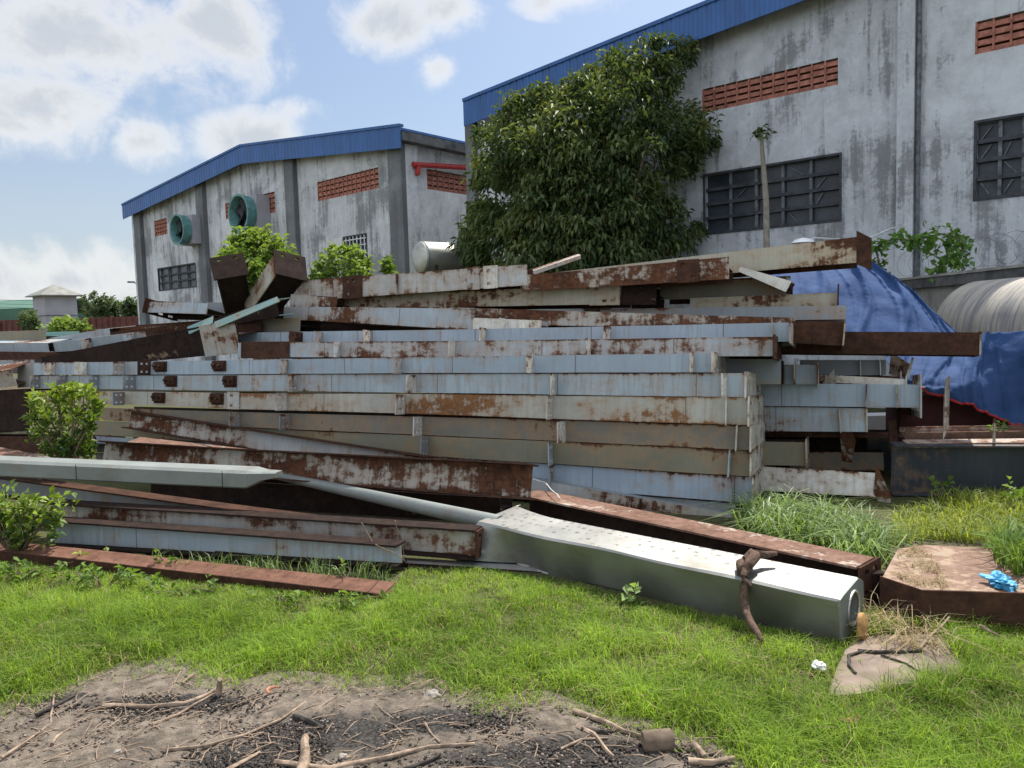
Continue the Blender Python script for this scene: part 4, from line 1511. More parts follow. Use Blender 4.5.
# rust strip at the front left
beam('long rusty angle strip lying along the edge of the lawn', (-60, 545, 556), (384, 593, 604), Y=(5.62, 4.42), d=(.17, .17), sty='C', m='brown', wm='strip', tilt=6, group=gF)


def tube_prism(label, name, AL, AR, prof, mat, upv=None, cat='pole', xs=None, group=None, deform=None):
    pass


# galvanised box beam (front left)
A, B = P(-60, 474, 6.35), P(246, 489, 5.75)
xv = (B - A).normalized()
yv = Vector((-xv.y, xv.x, 0)).normalized()
zv = xv.cross(yv)
gb = thing('galvanised_pole', 'grey galvanised box pole with a pinched right end at the left of the picture', 'pole', A, Matrix((xv, yv, zv)).transposed())
L = (B - A).length
hb = 0.135
prof = [(0, .012), (.012, 0), (.20, 0), (.215, .02), (.215, hb - .02), (.20, hb), (.03, hb), (0, hb - .02)]
vs, fs = [], []
stn = [(0, 1, 1), (L * .33, 1, 1), (L * .66, 1, 1), (L - .03, 1, 1), (L, .97, .98), (L + .1, .62, .5), (L + .22, .5, .3)]
for x, sy_, sz_ in stn:
    for y, z in prof:
        vs.append((x, (y - .1) * sy_ + .1, (z - hb) * sz_ + hb - (0 if sz_ > .9 else .012)))
np_ = len(prof)
for i in range(len(stn) - 1):
    for k in range(np_):
        fs.append((i * np_ + k, i * np_ + (k + 1) % np_, (i + 1) * np_ + (k + 1) % np_, (i + 1) * np_ + k))
fs.append(tuple(range(np_)))
fs.append(tuple(range((len(stn) - 1) * np_, len(stn) * np_))[::-1])
mb = MB()
mb.add(vs, fs)
mb.build('pole_shaft', M['galv2'], gb)
for q in (.47, .93):
    mb = MB()
    mb.box((L * q - .002, -.003, .004), (L * q + .002, -.0005, hb - .004))
    mb.build('seam', M['blackish'], gb)

# round galvanised pipe
pg = MB()
a_, b_ = P(270, 474, 6.75), P(500, 524, 5.2)
pts = [a_.lerp(b_, k / 8) for k in range(9)]
pg.tube(pts, [.034 + .026 * k / 8 for k in range(9)], 16)
o = pg.build('galvanised_pipe', M['galv2'], None, True)
soft(o)
tag(o, 'slender round galvanised pipe running in under the crumpled end of the big pole', 'pipe')

# big galvanised pole with flattened octagon section
BR_, BL_ = G(838, 647), G(468, 558)
xv = (BR_ - BL_).normalized()
yv = Vector((-xv.y, xv.x, 0)).normalized()
pole = thing('galvanised_pole', 'big dented galvanised pole with a flat bright top and round hole in its end plate', 'pole', BL_, Matrix((xv, yv, Vector((0, 0, 1)))).transposed())
L = (BR_ - BL_).length
print('pole', L)
prof = [(0.045, .01), (0.0, .225), (.012, .236), (.30, .262), (.375, .225), (.40, .06), (.36, .0), (.05, .0)]
vs, fs = [], []
NS = 26
rp = random.Random(2)
for i in range(NS + 1):
    q = i / NS
    x = L * q
    hs = 1.13 - .13 * q
    for k, (y, z) in enumerate(prof):
        yy, zz = y, z * hs
        e = max(0, 1 - x / .55)
        if k == 0:                       # the near lower corner is crushed in at the left end
            e2 = max(0, 1 - x / .45)
            yy += -.22 * e2 ** 1.2 + .05 * math.exp(-((x - .42) / .12) ** 2)
            zz += .03 * e2
        if k in (3, 4):
            yy += .16 * e ** 1.6
        if k == 7:
            yy += .10 * e
        if k in (0, 1, 7):
            yy += .006 * math.sin(x * 5.1 + k)
        if k in (1, 2):
            zz += .004 * math.sin(x * 7.3)
        xx = x + (.10 * (z / .25) - .05 * (1 if k == 0 else 0) if i == 0 else 0)
        vs.append((xx, yy, zz))
np_ = len(prof)
for i in range(NS):
    for k in range(np_):
        fs.append((i * np_ + k, (i + 1) * np_ + k, (i + 1) * np_ + (k + 1) % np_, i * np_ + (k + 1) % np_))
mb = MB()
mb.add(vs, fs)
o = mb.build('pole_shaft', M['galv'], pole)
soft(o, 25)
# end plate: ring between the section outline and the round hole
cy, cz, hr = .20, .132, .083
outl = [(y, z) for y, z in prof]
n = 40
ov, iv = [], []
for i in range(n):
    an = 2 * math.pi * i / n
    dy, dz = math.cos(an), math.sin(an)
    best = 9
    for k in range(np_):
        (y0, z0), (y1, z1) = outl[k], outl[(k + 1) % np_]
        ex, ez = y1 - y0, z1 - z0
        den = dy * ez - dz * ex
        if abs(den) < 1e-9:
            continue
        tt = ((y0 - cy) * ez - (z0 - cz) * ex) / den
        ss = ((y0 - cy) * dz - (z0 - cz) * dy) / den
        if tt > 0 and -1e-6 <= ss <= 1 + 1e-6:
            best = min(best, tt)
    ov.append((cy + dy * best, cz + dz * best))
    iv.append((cy + dy * hr, cz + dz * hr))
vs = [(L - .004, y, z) for y, z in ov] + [(L - .004, y, z) for y, z in iv] + [(L + .008, y, z) for y, z in ov] + [(L + .008, y, z) for y, z in iv] + [(L - .14, cy + (y - cy) * .98, cz + (z - cz) * .98) for y, z in iv]
fs = []
for i in range(n):
    j = (i + 1) % n
    fs += [(2 * n + i, 2 * n + j, 3 * n + j, 3 * n + i), (i, j, 2 * n + j, 2 * n + i), (3 * n + i, 3 * n + j, 4 * n + j, 4 * n + i)]
mb = MB()
mb.add(vs, fs)
mb.build('end_plate', M['galv2'], pole)
mb = MB()
ringp = [(L + .012, cy + math.cos(a) * (hr + .004), cz + math.sin(a) * (hr + .004)) for a in np.linspace(0, 2 * math.pi, 33)]
mb.tube(ringp, .007, 6, False)
mb.build('hole_rim', M['tank'], pole)
dk = MB()
dk.tube([(L - .15, cy, cz), (L - .145, cy, cz)], hr, 20)
dk.build('bore', M['hole'], pole)

# rope sling knotted over the pole
lo, hi = 0.0, L
for _ in range(40):
    md_ = (lo + hi) / 2
    if proj(pole.matrix_basis @ Vector((md_, .10, .26)))[0] < 752:
        lo = md_
    else:
        hi = md_
kx = lo
rp_ = MB()
PM = pole.matrix_basis
pw = lambda x, y, z: PM @ Vector((kx + x, y, z))
rp_.tube([pw(-.045, .16, .30), pw(-.06, .10, .285), pw(-.03, .03, .275), pw(.01, .04, .31), pw(.01, .12, .34), pw(-.03, .17, .335), pw(-.05, .12, .31)], [.022, .028, .028, .028, .028, .026, .02], 8, jit=.15)
rp_.tube([pw(-.01, .14, .34), pw(.03, .20, .325), pw(.075, .25, .33)], [.026, .022, .012], 7, jit=.15)
rp_.tube([pw(-.01, .10, .33), pw(.0, .04, .30), pw(.005, -.012, .262), pw(.01, -.03, .22), pw(.012, -.035, .16), pw(.03, -.06, .125), pw(.06, -.105, .105), pw(.11, -.17, .085), pw(.17, -.23, .07), pw(.2, -.26, .05)], [.024, .022, .021, .021, .021, .021, .02, .019, .015, .010], 8, jit=.12)
rp_.tube([pw(.01, -.02, .25), pw(.03, -.03, .24), pw(.05, -.03, .225)], [.012, .011, .008], 6)
tag(soft(rp_.build('rope', M['rope'], None, True), 60), 'brown rope sling knotted over the big galvanised pole', 'rope')

# round board disc at the pole's end
q = G(853, 643)
mb = MB()
ctr = pole.matrix_basis @ Vector((L + .075, .13, .075))
axd = Vector((.80, -.58, .12)).normalized()
mb.tube([ctr - axd * .014, ctr - axd * .009, ctr + axd * .009, ctr + axd * .014], [.060, .068, .068, .060], 20)
tag(soft(mb.build('wooden_disc', M['disc']), 40), 'yellow brown round disc standing on edge under the big pole end', 'disc')

# plate girder lying at the right
g0, g1, g2 = G(880, 614), G(922, 629), G(1040, 639)
gz0 = .2
p0 = onplane(882, 583, g0, Vector((0, 1, 0)))
gd = thing('plate_girder', 'wide rusty plate girder lying flat at the right with a bent front lip', 'girder', g1)
pl = [Vector((g0.x, g0.y, 0)), Vector((g1.x, g1.y, 0)), Vector((g2.x + 1.2, g2.y - .12, 0))]
back = Vector((.42, .84, 0))
lip = MB()
tn = Vector((0.05, 0.012, 0))
for a, b_, h0, h1 in ((pl[0], pl[1], .205, .20), (pl[1], pl[2], .20, .195)):
    ba = Vector((.004, .014, 0))
    lip.hexa([a, b_, b_ + ba, a + ba, a + Vector((0, 0, h0)), b_ + Vector((0, 0, h1)), b_ + ba + Vector((0, 0, h1)), a + ba + Vector((0, 0, h0))])
o = lip.build('flange', M['brown'], gd)
o.location = -g1
tb = MB()
zz = .196
poly = [pl[0] + Vector((.01, .016, 0)), pl[1] + Vector((0, .016, 0)), pl[2] + Vector((0, .016, 0))]
bk = [G(1200, 560, zz), G(985, 545, zz), G(925, 542, zz), G(898, 546, zz)]
pp_ = [Vector((v.x, v.y, zz - .03)) for v in poly + bk]
tb.prism(pp_, (0, 0, .012))
o = tb.build('web', steel('dusty_rusted_plate', (0.30, 0.24, 0.20), 0.40, rustA=(0.17, 0.105, 0.08), rustB=(0.26, 0.175, 0.135), dirt=0.3), gd)
o.location = -g1
bl_ = MB()
for a, b_ in zip(bk[:-1], bk[1:]):
    a0, b0 = Vector((a.x, a.y, 0)), Vector((b_.x, b_.y, 0))
    ba = Vector((.0, .014, 0))
    bl_.hexa([b0, a0, a0 + ba, b0 + ba, b0 + Vector((0, 0, .17)), a0 + Vector((0, 0, .17)), a0 + ba + Vector((0, 0, .17)), b0 + ba + Vector((0, 0, .17))])
o = bl_.build('flange', M['brown'], gd)
o.location = -g1
st_ = MB()
q = G(874, 602)
st_.box((q.x - .035, q.y - .02, 0), (q.x + .035, q.y + .14, .165))
st_.box((q.x - .05, q.y - .03, .16), (q.x + .05, q.y + .15, .172))
tag(st_.build('steel_stub', M['dark']), 'small dark steel stub between the brown flat beam and the plate girder', 'stub')

# flat slab on the lawn
sl_ = [G(x, y) for x, y in ((828, 702), (836, 676), (846, 655), (872, 641), (940, 640), (956, 660), (968, 682), (905, 690), (860, 700))]
c = sum(sl_, Vector()) / len(sl_)
mb = MB()
mb.prism([(v.x - c.x, v.y - c.y, 0.004) for v in sl_], (0, 0, .024))
o = mb.build('paving_slab', plain('dusty_slab', (0.20, 0.155, 0.125), .95, .35, 4))
o.location = (c.x, c.y, 0)
tag(o, 'worn pinkish flat slab in the grass near the big pole end', 'slab')

# dark girder and rails at the back right
A, B = G(893, 497), G(1024, 498)
dg = beam('big dark painted girder standing behind the weeds at the right', (893, 445, 496), (1110, 445, 499), Y=(A.y, B.y - .15), sty='I', d=(.16, .16), m='navy', wm='navy', tilt=4, group='rails by the tarp')
rl = beam('rust topped rail lying on the big dark girder', (907, 443.5, 448), (1110, 442, 447), Y=(A.y + .02, B.y - .12), sty='C', d=(.14, .14), m='pink', wm='pink', tilt=6, group='rails by the tarp')
rl2 = beam('whitish rusted rail behind the rust topped one, below the tarp hem', (905, 432, 443), (1110, 430, 441), Y=(A.y + .35, B.y + .2), sty='H', d=(.2, .2), m='pink', wm='pink', tilt=8, group='rails by the tarp')
mb = MB()
q = P(994, 443, B.y + .05)
mb.tube([q, P(994.5, 419, B.y + .05)], .012, 6)
tag(mb.build('steel_rod', M['rusty2']), 'thin rusty rod standing on the rails in front of the tarp hem', 'rod')
A_ = P(879, 424, 9.2)
mb = MB()
mb.box((-.26, 0, -A_.z), (.26, .3, .10))
o = mb.build('concrete_block', M['plastic_white'])
o.location = A_
tag(o, 'white block glimpsed through the gap under the second column', 'block')


# ------------------------------------------------------------------ tarps
def tarp(label, rows, seed, hem=False, wr=.035):
    """rows of control points (px, py, depth); bilinear-smooth between them, with folds"""
    nr, nc = len(rows), len(rows[0])
    C = [[P(*c) for c in r] for r in rows]
    NU, NV = 110, 70

    def cr(p, t_):
        n = len(p) - 1
        x = t_ * n
        i = min(int(x), n - 1)
        f = x - i
        a = p[max(i - 1, 0)]
        b_, c = p[i], p[i + 1]
        d = p[min(i + 2, n)]
        return .5 * ((2 * b_) + (c - a) * f + (2 * a - 5 * b_ + 4 * c - d) * f * f + (3 * b_ - a - 3 * c + d) * f ** 3)
    vs, fs = [], []
    cen = C[0][0]
    for j in range(NV + 1):
        v = j / NV
        row = [cr([C[r][k] for r in range(nr)], v) for k in range(nc)]
        for i in range(NU + 1):
            u = i / NU
            p = cr(row, u)
            w = wr * (math.sin((u * 9 + v * 3.5 + seed) * 2.2 + 2.4 * mnoise.noise(Vector((u * 3, v * 3, seed)))) * .45 + 1.3 * mnoise.noise(Vector((u * 5 + v * 4, v * 2.2, seed + 4))) + .6 * mnoise.noise(Vector((u * 15, v * 9, seed + 8))))
            fold = 0
            for kf, ph, am in ((4.3, .3, 1.5), (9.1, .8, .7)):
                q_ = (u * kf + (v - .5) * 1.1 + ph + seed + .35 * mnoise.noise(Vector((u * 2, v * 1.5, seed + 20)))) % 1.0
                fold += am * max(0, 1 - abs(q_ - .5) * 7) ** 1.3
            vs.append(p - cen + Vector((-.2, -.75, .6)) * (w * .6 + wr * fold))
    for j in range(NV):
        for i in range(NU):
            a = j * (NU + 1) + i
            fs.append((a, a + 1, a + NU + 2, a + NU + 1))
    o = meshobj('tarpaulin', vs, fs, M['tarp'], None, True)
    o.location = cen
    md = o.modifiers.new('thick', 'SOLIDIFY')
    md.thickness = .004
    tag(o, label, 'tarp', 'blue tarpaulins over the heap')
    if hem:
        mb = MB()
        e = [Vector(vs[NV * (NU + 1) + i]) for i in range(NU + 1)]
        mb.tube(e, .012, 5)
        mb.build('hem', M['redpaint'], o)
    return o


tarp('upper blue tarp draped from under the topmost beam down to the right', [
    [(760, 262, 9.6), (815, 262, 9.4), (862, 262, 9.2), (876, 266, 9.1)],
    [(765, 285, 9.0), (835, 285, 8.9), (890, 283, 8.8), (909, 290, 8.8)],
    [(780, 318, 8.5), (850, 315, 8.5), (915, 313, 8.4), (940, 318, 8.4)],
    [(790, 352, 8.2), (855, 350, 8.1), (930, 350, 8.0), (978, 348, 8.0)]], 1.3)
tarp('lower blue tarp with red hem spread over the heap at the right edge', [
    [(880, 345, 8.3), (950, 340, 8.0), (1000, 333, 7.4), (1120, 322, 6.8)],
    [(890, 365, 7.8), (955, 362, 7.6), (1010, 355, 7.2), (1120, 345, 6.7)],
    [(900, 380, 7.5), (955, 385, 7.3), (1015, 378, 7.15), (1120, 372, 6.7)],
    [(905, 388, 7.4), (965, 404, 7.2), (1024, 428, 7.0), (1120, 458, 6.6)]], 4.1, True, .04)
# dark red pile edge under the tarp
mb = MB()
a0 = [P(900, 395, 7.6), P(1130, 402, 7.1), P(1130, 445, 7.1), P(900, 445, 7.6)]
mb.prism(a0, (.1, .5, 0))
tag(mb.build('crate', plain('dark_red_panel', (0.06, 0.018, 0.017), .8, .3, 3)), 'dark red panelled crate mostly hidden under the lower blue tarp', 'crate')

# pale barrel tank
bt = thing('storage_tank', 'pale streaked barrel tank lying along the boundary wall', 'tank', (5.75, 9.4, 0))
n = 40
vs, fs = [], []
prof = [(0.10, .2), (0.04, .9), (0.0, 1.0), (-.9, 1.0), (-1.65, 1.0), (-1.69, .9), (-1.75, .2)]
rb, zb_ = .60, 1.36
for i in range(n):
    an = 2 * math.pi * i / n
    for y, q in prof:
        vs.append((math.cos(an) * rb * q, y, zb_ + math.sin(an) * rb * q))
m_ = len(prof)
for i in range(n):
    for k in range(m_ - 1):
        fs.append((i * m_ + k, i * m_ + k + 1, ((i + 1) % n) * m_ + k + 1, ((i + 1) % n) * m_ + k))
fs.append(tuple(i * m_ for i in range(n)))
fs.append(tuple(i * m_ + m_ - 1 for i in range(n))[::-1])
mb = MB()
mb.add(vs, fs)
soft(mb.build('tank_shell', M['barrel'], bt), 30)
for y in (-.3, -1.35):
    mb = MB()
    mb.box((-.5, y - .12, 0), (.5, y + .12, .85))
    mb.build('saddle', M['concrete'], bt)

# plain white plastic dome and cable behind the topmost beam
mb = MB()
q = P(803, 243, 10.5)
mb.tube([q + Vector((0, 0, -.9)), q + Vector((0, 0, -.02)), q, q + Vector((0, 0, .045)), q + Vector((0, 0, .07))], [.02, .03, .16, .11, .02], 16)
tag(soft(mb.build('white_dome', M['plastic_white']), 50), 'small white plastic dome behind the topmost beam', 'lamp')
mb = MB()
pts = [P(790, 246, 10.6), P(815, 238, 10.8), P(850, 240, 11), P(872, 237, 11.2), P(890, 229, 11.5), P(905, 226, 12)]
mb.tube(pts, .012, 5)
tag(mb.build('cable', M['whitebar']), 'thin pale cable sagging across the lower wall above the topmost beam', 'cable')


# ------------------------------------------------------------------ vegetation
def rvec(rg, n, up=0.0, flat=1.0):
    v = rg.normal(0, 1, (n, 3))
    v[:, 2] = v[:, 2] * flat + up
    return v / (np.linalg.norm(v, axis=1)[:, None] + 1e-9)


def big_tree():
    rg = np.random.default_rng(11)
    poly = [(463, 262), (464, 235), (474, 200), (480, 165), (481, 132), (497, 106), (530, 90), (565, 84), (588, 72), (612, 54), (640, 44), (668, 38), (692, 41), (694, 58), (676, 72), (672, 92), (696, 104), (714, 122), (719, 140), (712, 156), (693, 166), (682, 182), (684, 205), (698, 222), (697, 238), (684, 252), (668, 278), (470, 282)]
    base = P(600, 330, 15.2)
    base.z = 0
    r = thing('tree', 'large dark leafy tree growing against the front of the right warehouse', 'tree', base)
    cl = []
    while len(cl) < 680:
        x, y = rg.uniform(455, 722), rg.uniform(36, 285)
        if not inpoly(np.array([x]), np.array([y]), poly)[0]:
            continue
        # nearer the outline the crown is thinner in depth
        dmin = min(math.hypot(x - a, y - b) for a, b in poly)
        if dmin < 8 and rg.random() < .6:
            continue
        half = min(1.75, .35 + dmin * .028)
        dep = 15.1 + half * rg.choice([-1, 1], p=[.72, .28]) * rg.uniform(.55, 1.0)
        if rg.random() < .18:
            dep = 15.1 + rg.uniform(-1, 1) * half
        cl.append((P(x, y, dep), dmin))
    pos, dirs, tint, size = [], [], [], []
    bx = np.array(base)
    gaps = [(500, 195, 7), (522, 188, 5), (655, 165, 9), (640, 100, 6), (485, 150, 5), (672, 190, 8), (690, 100, 6)]
    for p, dm in cl:
        px, py = proj(p)
        if any(math.hypot(px - gx, py - gy) < gr * 1.4 for gx, gy, gr in gaps):
            continue
        n = rg.integers(40, 85)
        rad_ = rg.uniform(.18, .40) * (.7 if dm < 14 else 1)
        o = rvec(rg, n) * (rg.random((n, 1)) ** .5) * rad_ * np.array([1.2, 1.0, .75])
        c = np.array(p) - bx
        pos.append(c + o)
        out_ = c + o - np.array([0, 0, 3.6])
        out_ = out_ / (np.linalg.norm(out_, axis=1)[:, None] + 1e-6)
        dirs.append(out_ * .5 + rvec(rg, n) * .75 + np.array([0, 0, -.55]))
        tint.append(np.clip(rg.normal(.45, .24) + rg.normal(0, .2, n), 0, 1))
        size.append(rg.uniform(.10, .185, n))
    pos = np.concatenate(pos)
    leaves_mesh('crown', pos, np.concatenate(dirs), np.concatenate(size), np.concatenate(size) * .36, np.concatenate(tint), M['tree'], r, .25, .2, 3)
    mb = MB()
    mb.tube([(0, 0, -.05), (.05, .05, .9), (-.05, .1, 1.9), (0, 0, 2.6)], [.2, .17, .15, .13], 10)
    for k in range(22):
        p, _ = cl[k * 9]
        q = np.array(p) - bx
        s = Vector((0, .05, rg.uniform(1.4, 2.6)))
        q = Vector(q)
        mid = s.lerp(q, .5) + Vector((rg.normal(0, .15), rg.normal(0, .15), .1))
        mb.tube([s, mid, q], [.075, .045, .015], 6)
    mb.build('trunk', M['bark'], r)


big_tree()


def bush(name, label, cat, base, clumps, leaf, mat, stem, seed, nleaf, tmean=.5, tspread=.2, asp=.4, upd=.35, droop=.2, top_bias=0.0, smat='bark', sr=.012, mature='foliage'):
    """clumps: (centre offset, radius); leaves in whorls at twig ends, a stem to each clump"""
    rg = np.random.default_rng(seed)
    r = thing(name, label, cat, base)
    pos, dirs, tint, size = [], [], [], []
    mb = MB()
    zs = [c[0][2] for c in clumps]
    z0_, z1_ = min(zs), max(zs) + 1e-6
    for c, rad_ in clumps:
        c = np.array(c)
        nt = max(1, int(nleaf / len(clumps) / 7))
        for k in range(nt):
            tip = c + rvec(rg, 1)[0] * rad_ * rg.random() ** .4
            ax_ = tip * .5 + rg.normal(0, .3, 3) * np.linalg.norm(tip)
            ax_ = ax_ / np.linalg.norm(ax_) + np.array([0, 0, .5])
            n = rg.integers(5, 9)
            pos.append(np.tile(tip, (n, 1)) - ax_ * np.linspace(0, leaf * .9, n)[:, None])
            dirs.append(rvec(rg, n, 0.0, .6) + ax_ * .4 + np.array([0, 0, upd]))
            tt = tmean + top_bias * ((tip[2] - z0_) / (z1_ - z0_) - .5)
            tint.append(np.clip(rg.normal(tt, tspread * .6) + rg.normal(0, tspread, n), 0, 1))
            size.append(leaf * rg.uniform(.6, 1.25, n))
        s0 = Vector((rg.normal(0, .015), rg.normal(0, .015), 0))
        cv = Vector(c)
        mb.tube([s0, s0.lerp(cv, .5) + Vector((rg.normal(0, .03), rg.normal(0, .03), .03)), cv], [sr, sr * .7, sr * .35], 5)
    size = np.concatenate(size)
    leaves_mesh(mature, np.concatenate(pos), np.concatenate(dirs), size, size * asp, np.concatenate(tint), M[mat], r, droop, .2, seed)
    mb.build('stem' if sr < .03 else 'trunk', M[smat], r)
    return r


def clumps_px(pts, Y, base, rr, seed=0, dy=.25):
    rg = random.Random(seed)
    out_ = []
    for x, y, s in pts:
        p = P(x, y, Y + rg.uniform(-dy, dy)) - base
        out_.append(((p.x, p.y, p.z), rr * s))
    return out_


# the round bush by the stack
Yb = 7.0
bb = P(66, 470, Yb)
bb.z = .35
pts = [(40, 402, 1), (58, 396, 1), (75, 394, 1), (92, 396, .8), (98, 405, .6), (30, 414, .6), (45, 416, 1), (62, 412, 1.1), (80, 412, 1.1), (92, 420, .8), (38, 430, .8), (52, 432, 1.1), (70, 430, 1.1), (86, 434, .9), (46, 446, .8), (62, 448, 1), (78, 448, .9), (90, 446, .5), (70, 440, 1), (34, 396, .5), (56, 390, .6), (84, 388, .5), (72, 388, .5)]
bush('bush', 'round bright green bush growing among the beams at the left', 'bush', bb, clumps_px(pts, Yb, bb, .085, 3, .16), .085, 'bush', 1, 21, 1500, .42, .2, .42, .35, .15, .7)

# the feathery small tree behind the stubs and the shrub beside it
Yt = 12.5
bt_ = P(264, 330, Yt)
bt_.z = 0
pts = [(232, 243, .9), (240, 236, 1), (252, 234, 1), (264, 236, 1), (275, 242, 1), (284, 249, .8), (228, 252, .7), (240, 250, 1), (254, 248, 1), (268, 252, 1), (281, 258, .7), (262, 264, .8), (247, 262, .7), (288, 254, .5), (256, 274, .6), (268, 270, .5), (246, 278, .45)]
bush('small_tree', 'small feathery light green tree behind the two upright stubs', 'tree', bt_, clumps_px(pts, Yt, bt_, .18, 5, .5), .15, 'sapling', 1, 23, 2600, .5, .2, .3, -.1, .35, .5, sr=.032, mature='crown')
bs = P(345, 330, 12.0)
bs.z = 0
pts = [(318, 270, .9), (328, 262, 1), (338, 258, 1), (350, 262, 1), (360, 268, .9), (366, 262, .5), (326, 276, 1), (342, 272, 1), (356, 277, .9), (334, 250, .45), (358, 252, .45), (346, 248, .35), (313, 276, .6), (390, 268, .25), (388, 262, .2)]
bush('shrub', 'yellow green shrub showing over the heap below the grille window', 'shrub', bs, clumps_px(pts, 12.0, bs, .17, 6, .4), .13, 'sapling', 1, 24, 1400, .6, .2, .42, .1, .25, .4, sr=.02)
# low bright bush before the tower, round dark bush beside it
q = P(68, 335, 14)
q.z = 0
bush('bush', 'low bright bush poking over the heap in front of the tower', 'bush', q, clumps_px([(x, y, s) for x, y, s in ((52, 327, 1), (60, 324, 1), (70, 323, 1), (80, 326, .9), (86, 328, .6), (66, 329, 1), (76, 330, 1), (56, 331, .8))], 14, q, .16, 7, .4), .12, 'sapling', 1, 25, 1100, .55, .2, .45, .2, .2, .3, sr=.02)
q = P(29, 335, 44)
q.z = 0
bush('bush', 'round dull green bush left of the tower', 'bush', q, clumps_px([(x, y, s) for x, y, s in ((26, 316, 1), (31, 314, 1), (35, 318, .9), (24, 322, 1), (30, 322, 1.1), (35, 325, 1), (27, 327, 1))], 44, q, .32, 8, .6), .22, 'fartree', 1, 26, 1300, .7, .2, .5, .1, .2, .3, sr=.05)
for i, (x, Y_, pl_, lab, nl) in enumerate((
        (106, 60, ((98, 303, 1), (104, 299, 1), (110, 301, 1.1), (116, 305, 1), (100, 311, 1.1), (109, 311, 1.2), (118, 312, 1), (95, 310, .7), (106, 318, 1.2), (116, 319, 1)), 'leafy tree on the horizon right of the tower, broader of the two', 1700),
        (130, 58, ((126, 306, .9), (131, 302, .9), (136, 306, .9), (128, 313, 1), (135, 313, 1), (131, 319, 1)), 'leafy tree on the horizon close beside the left warehouse corner', 1200),
        (88, 66, ((91, 296, .45), (94, 293, .3), (86, 301, .4), (83, 297, .3), (89, 305, .4), (84, 309, .35), (88, 313, .5)), 'thin scraggly tree directly right of the tower', 300))):
    q = P(x, 335, Y_)
    q.z = 0
    bush('tree', lab, 'tree', q, clumps_px(pl_, Y_, q, .42, 30 + i, .8), .34, 'fartree', 1, 40 + i, nl, .5, .2, .5, .0, .25, .4, sr=.06, mature='crown')

# papaya sapling
q = P(769, 330, 12.3)
q.z = 0
pap = thing('papaya_tree', 'slender bare papaya trunk with a small leaf tuft in front of the large window', 'tree', q)
mb = MB()
tp = P(761, 134, 12.3) - q
md_ = P(766, 200, 12.3) - q
mb.tube([(0, 0, 0), md_.lerp(Vector((0, 0, 0)), .5), md_, tp], [.06, .055, .047, .03], 9)
soft(mb.build('trunk', plain('pale_bark', (0.26, 0.24, 0.20), .9, .25, 9), pap))
rg = np.random.default_rng(3)
n = 60
leaves_mesh('crown', np.array(tp) + rg.normal(0, .05, (n, 3)) + np.array([0, 0, .02]), rvec(rg, n, -.1), rg.uniform(.05, .12, n), rg.uniform(.05, .09, n), rg.uniform(.0, .5, n), M['tree'], pap, .4, .1, 3)

# climbing vine on the boundary wall
pos, dirs, size, tint = [], [], [], []
vb = P(920, 268, 10.6)
vr = thing('vine', 'climbing vine with broad leaves straggling along the boundary wall wire', 'vine', vb)
rg = np.random.default_rng(8)
mb = MB()
for path_, nn_ in ((((874, 250), (884, 241), (900, 239), (915, 241), (930, 236), (945, 234), (952, 240)), 330), (((952, 236), (962, 240), (962, 250), (955, 258), (962, 268), (966, 276)), 200), (((945, 245), (948, 256), (940, 266), (934, 272)), 90), (((876, 250), (879, 262), (876, 270)), 50), (((926, 248), (927, 254)), 24)):
    pp2 = []
    for x, y in path_:
        Y_ = 12.3 - (x - 872) / 152 * 2.6
        pp2.append(P(x, y, Y_) - vb)
    mb.tube(pp2, .014, 5)
    for k in range(int(nn_ * .6)):
        s = rg.random() * (len(pp2) - 1)
        i = int(s)
        c = pp2[i].lerp(pp2[i + 1], s - i)
        pos.append(np.array(c) + rg.normal(0, .07, 3))
        dirs.append(rvec(rg, 1, -.3)[0] + np.array([0, -.3, 0]))
        size.append(rg.uniform(.06, .13))
        tint.append(rg.uniform(.2, 1))
size = np.array(size)
leaves_mesh('foliage', pos, dirs, size, size * .95, np.array(tint), M['vine'], vr, .3, .05, 5)
mb.build('stem', M['bark'], vr)


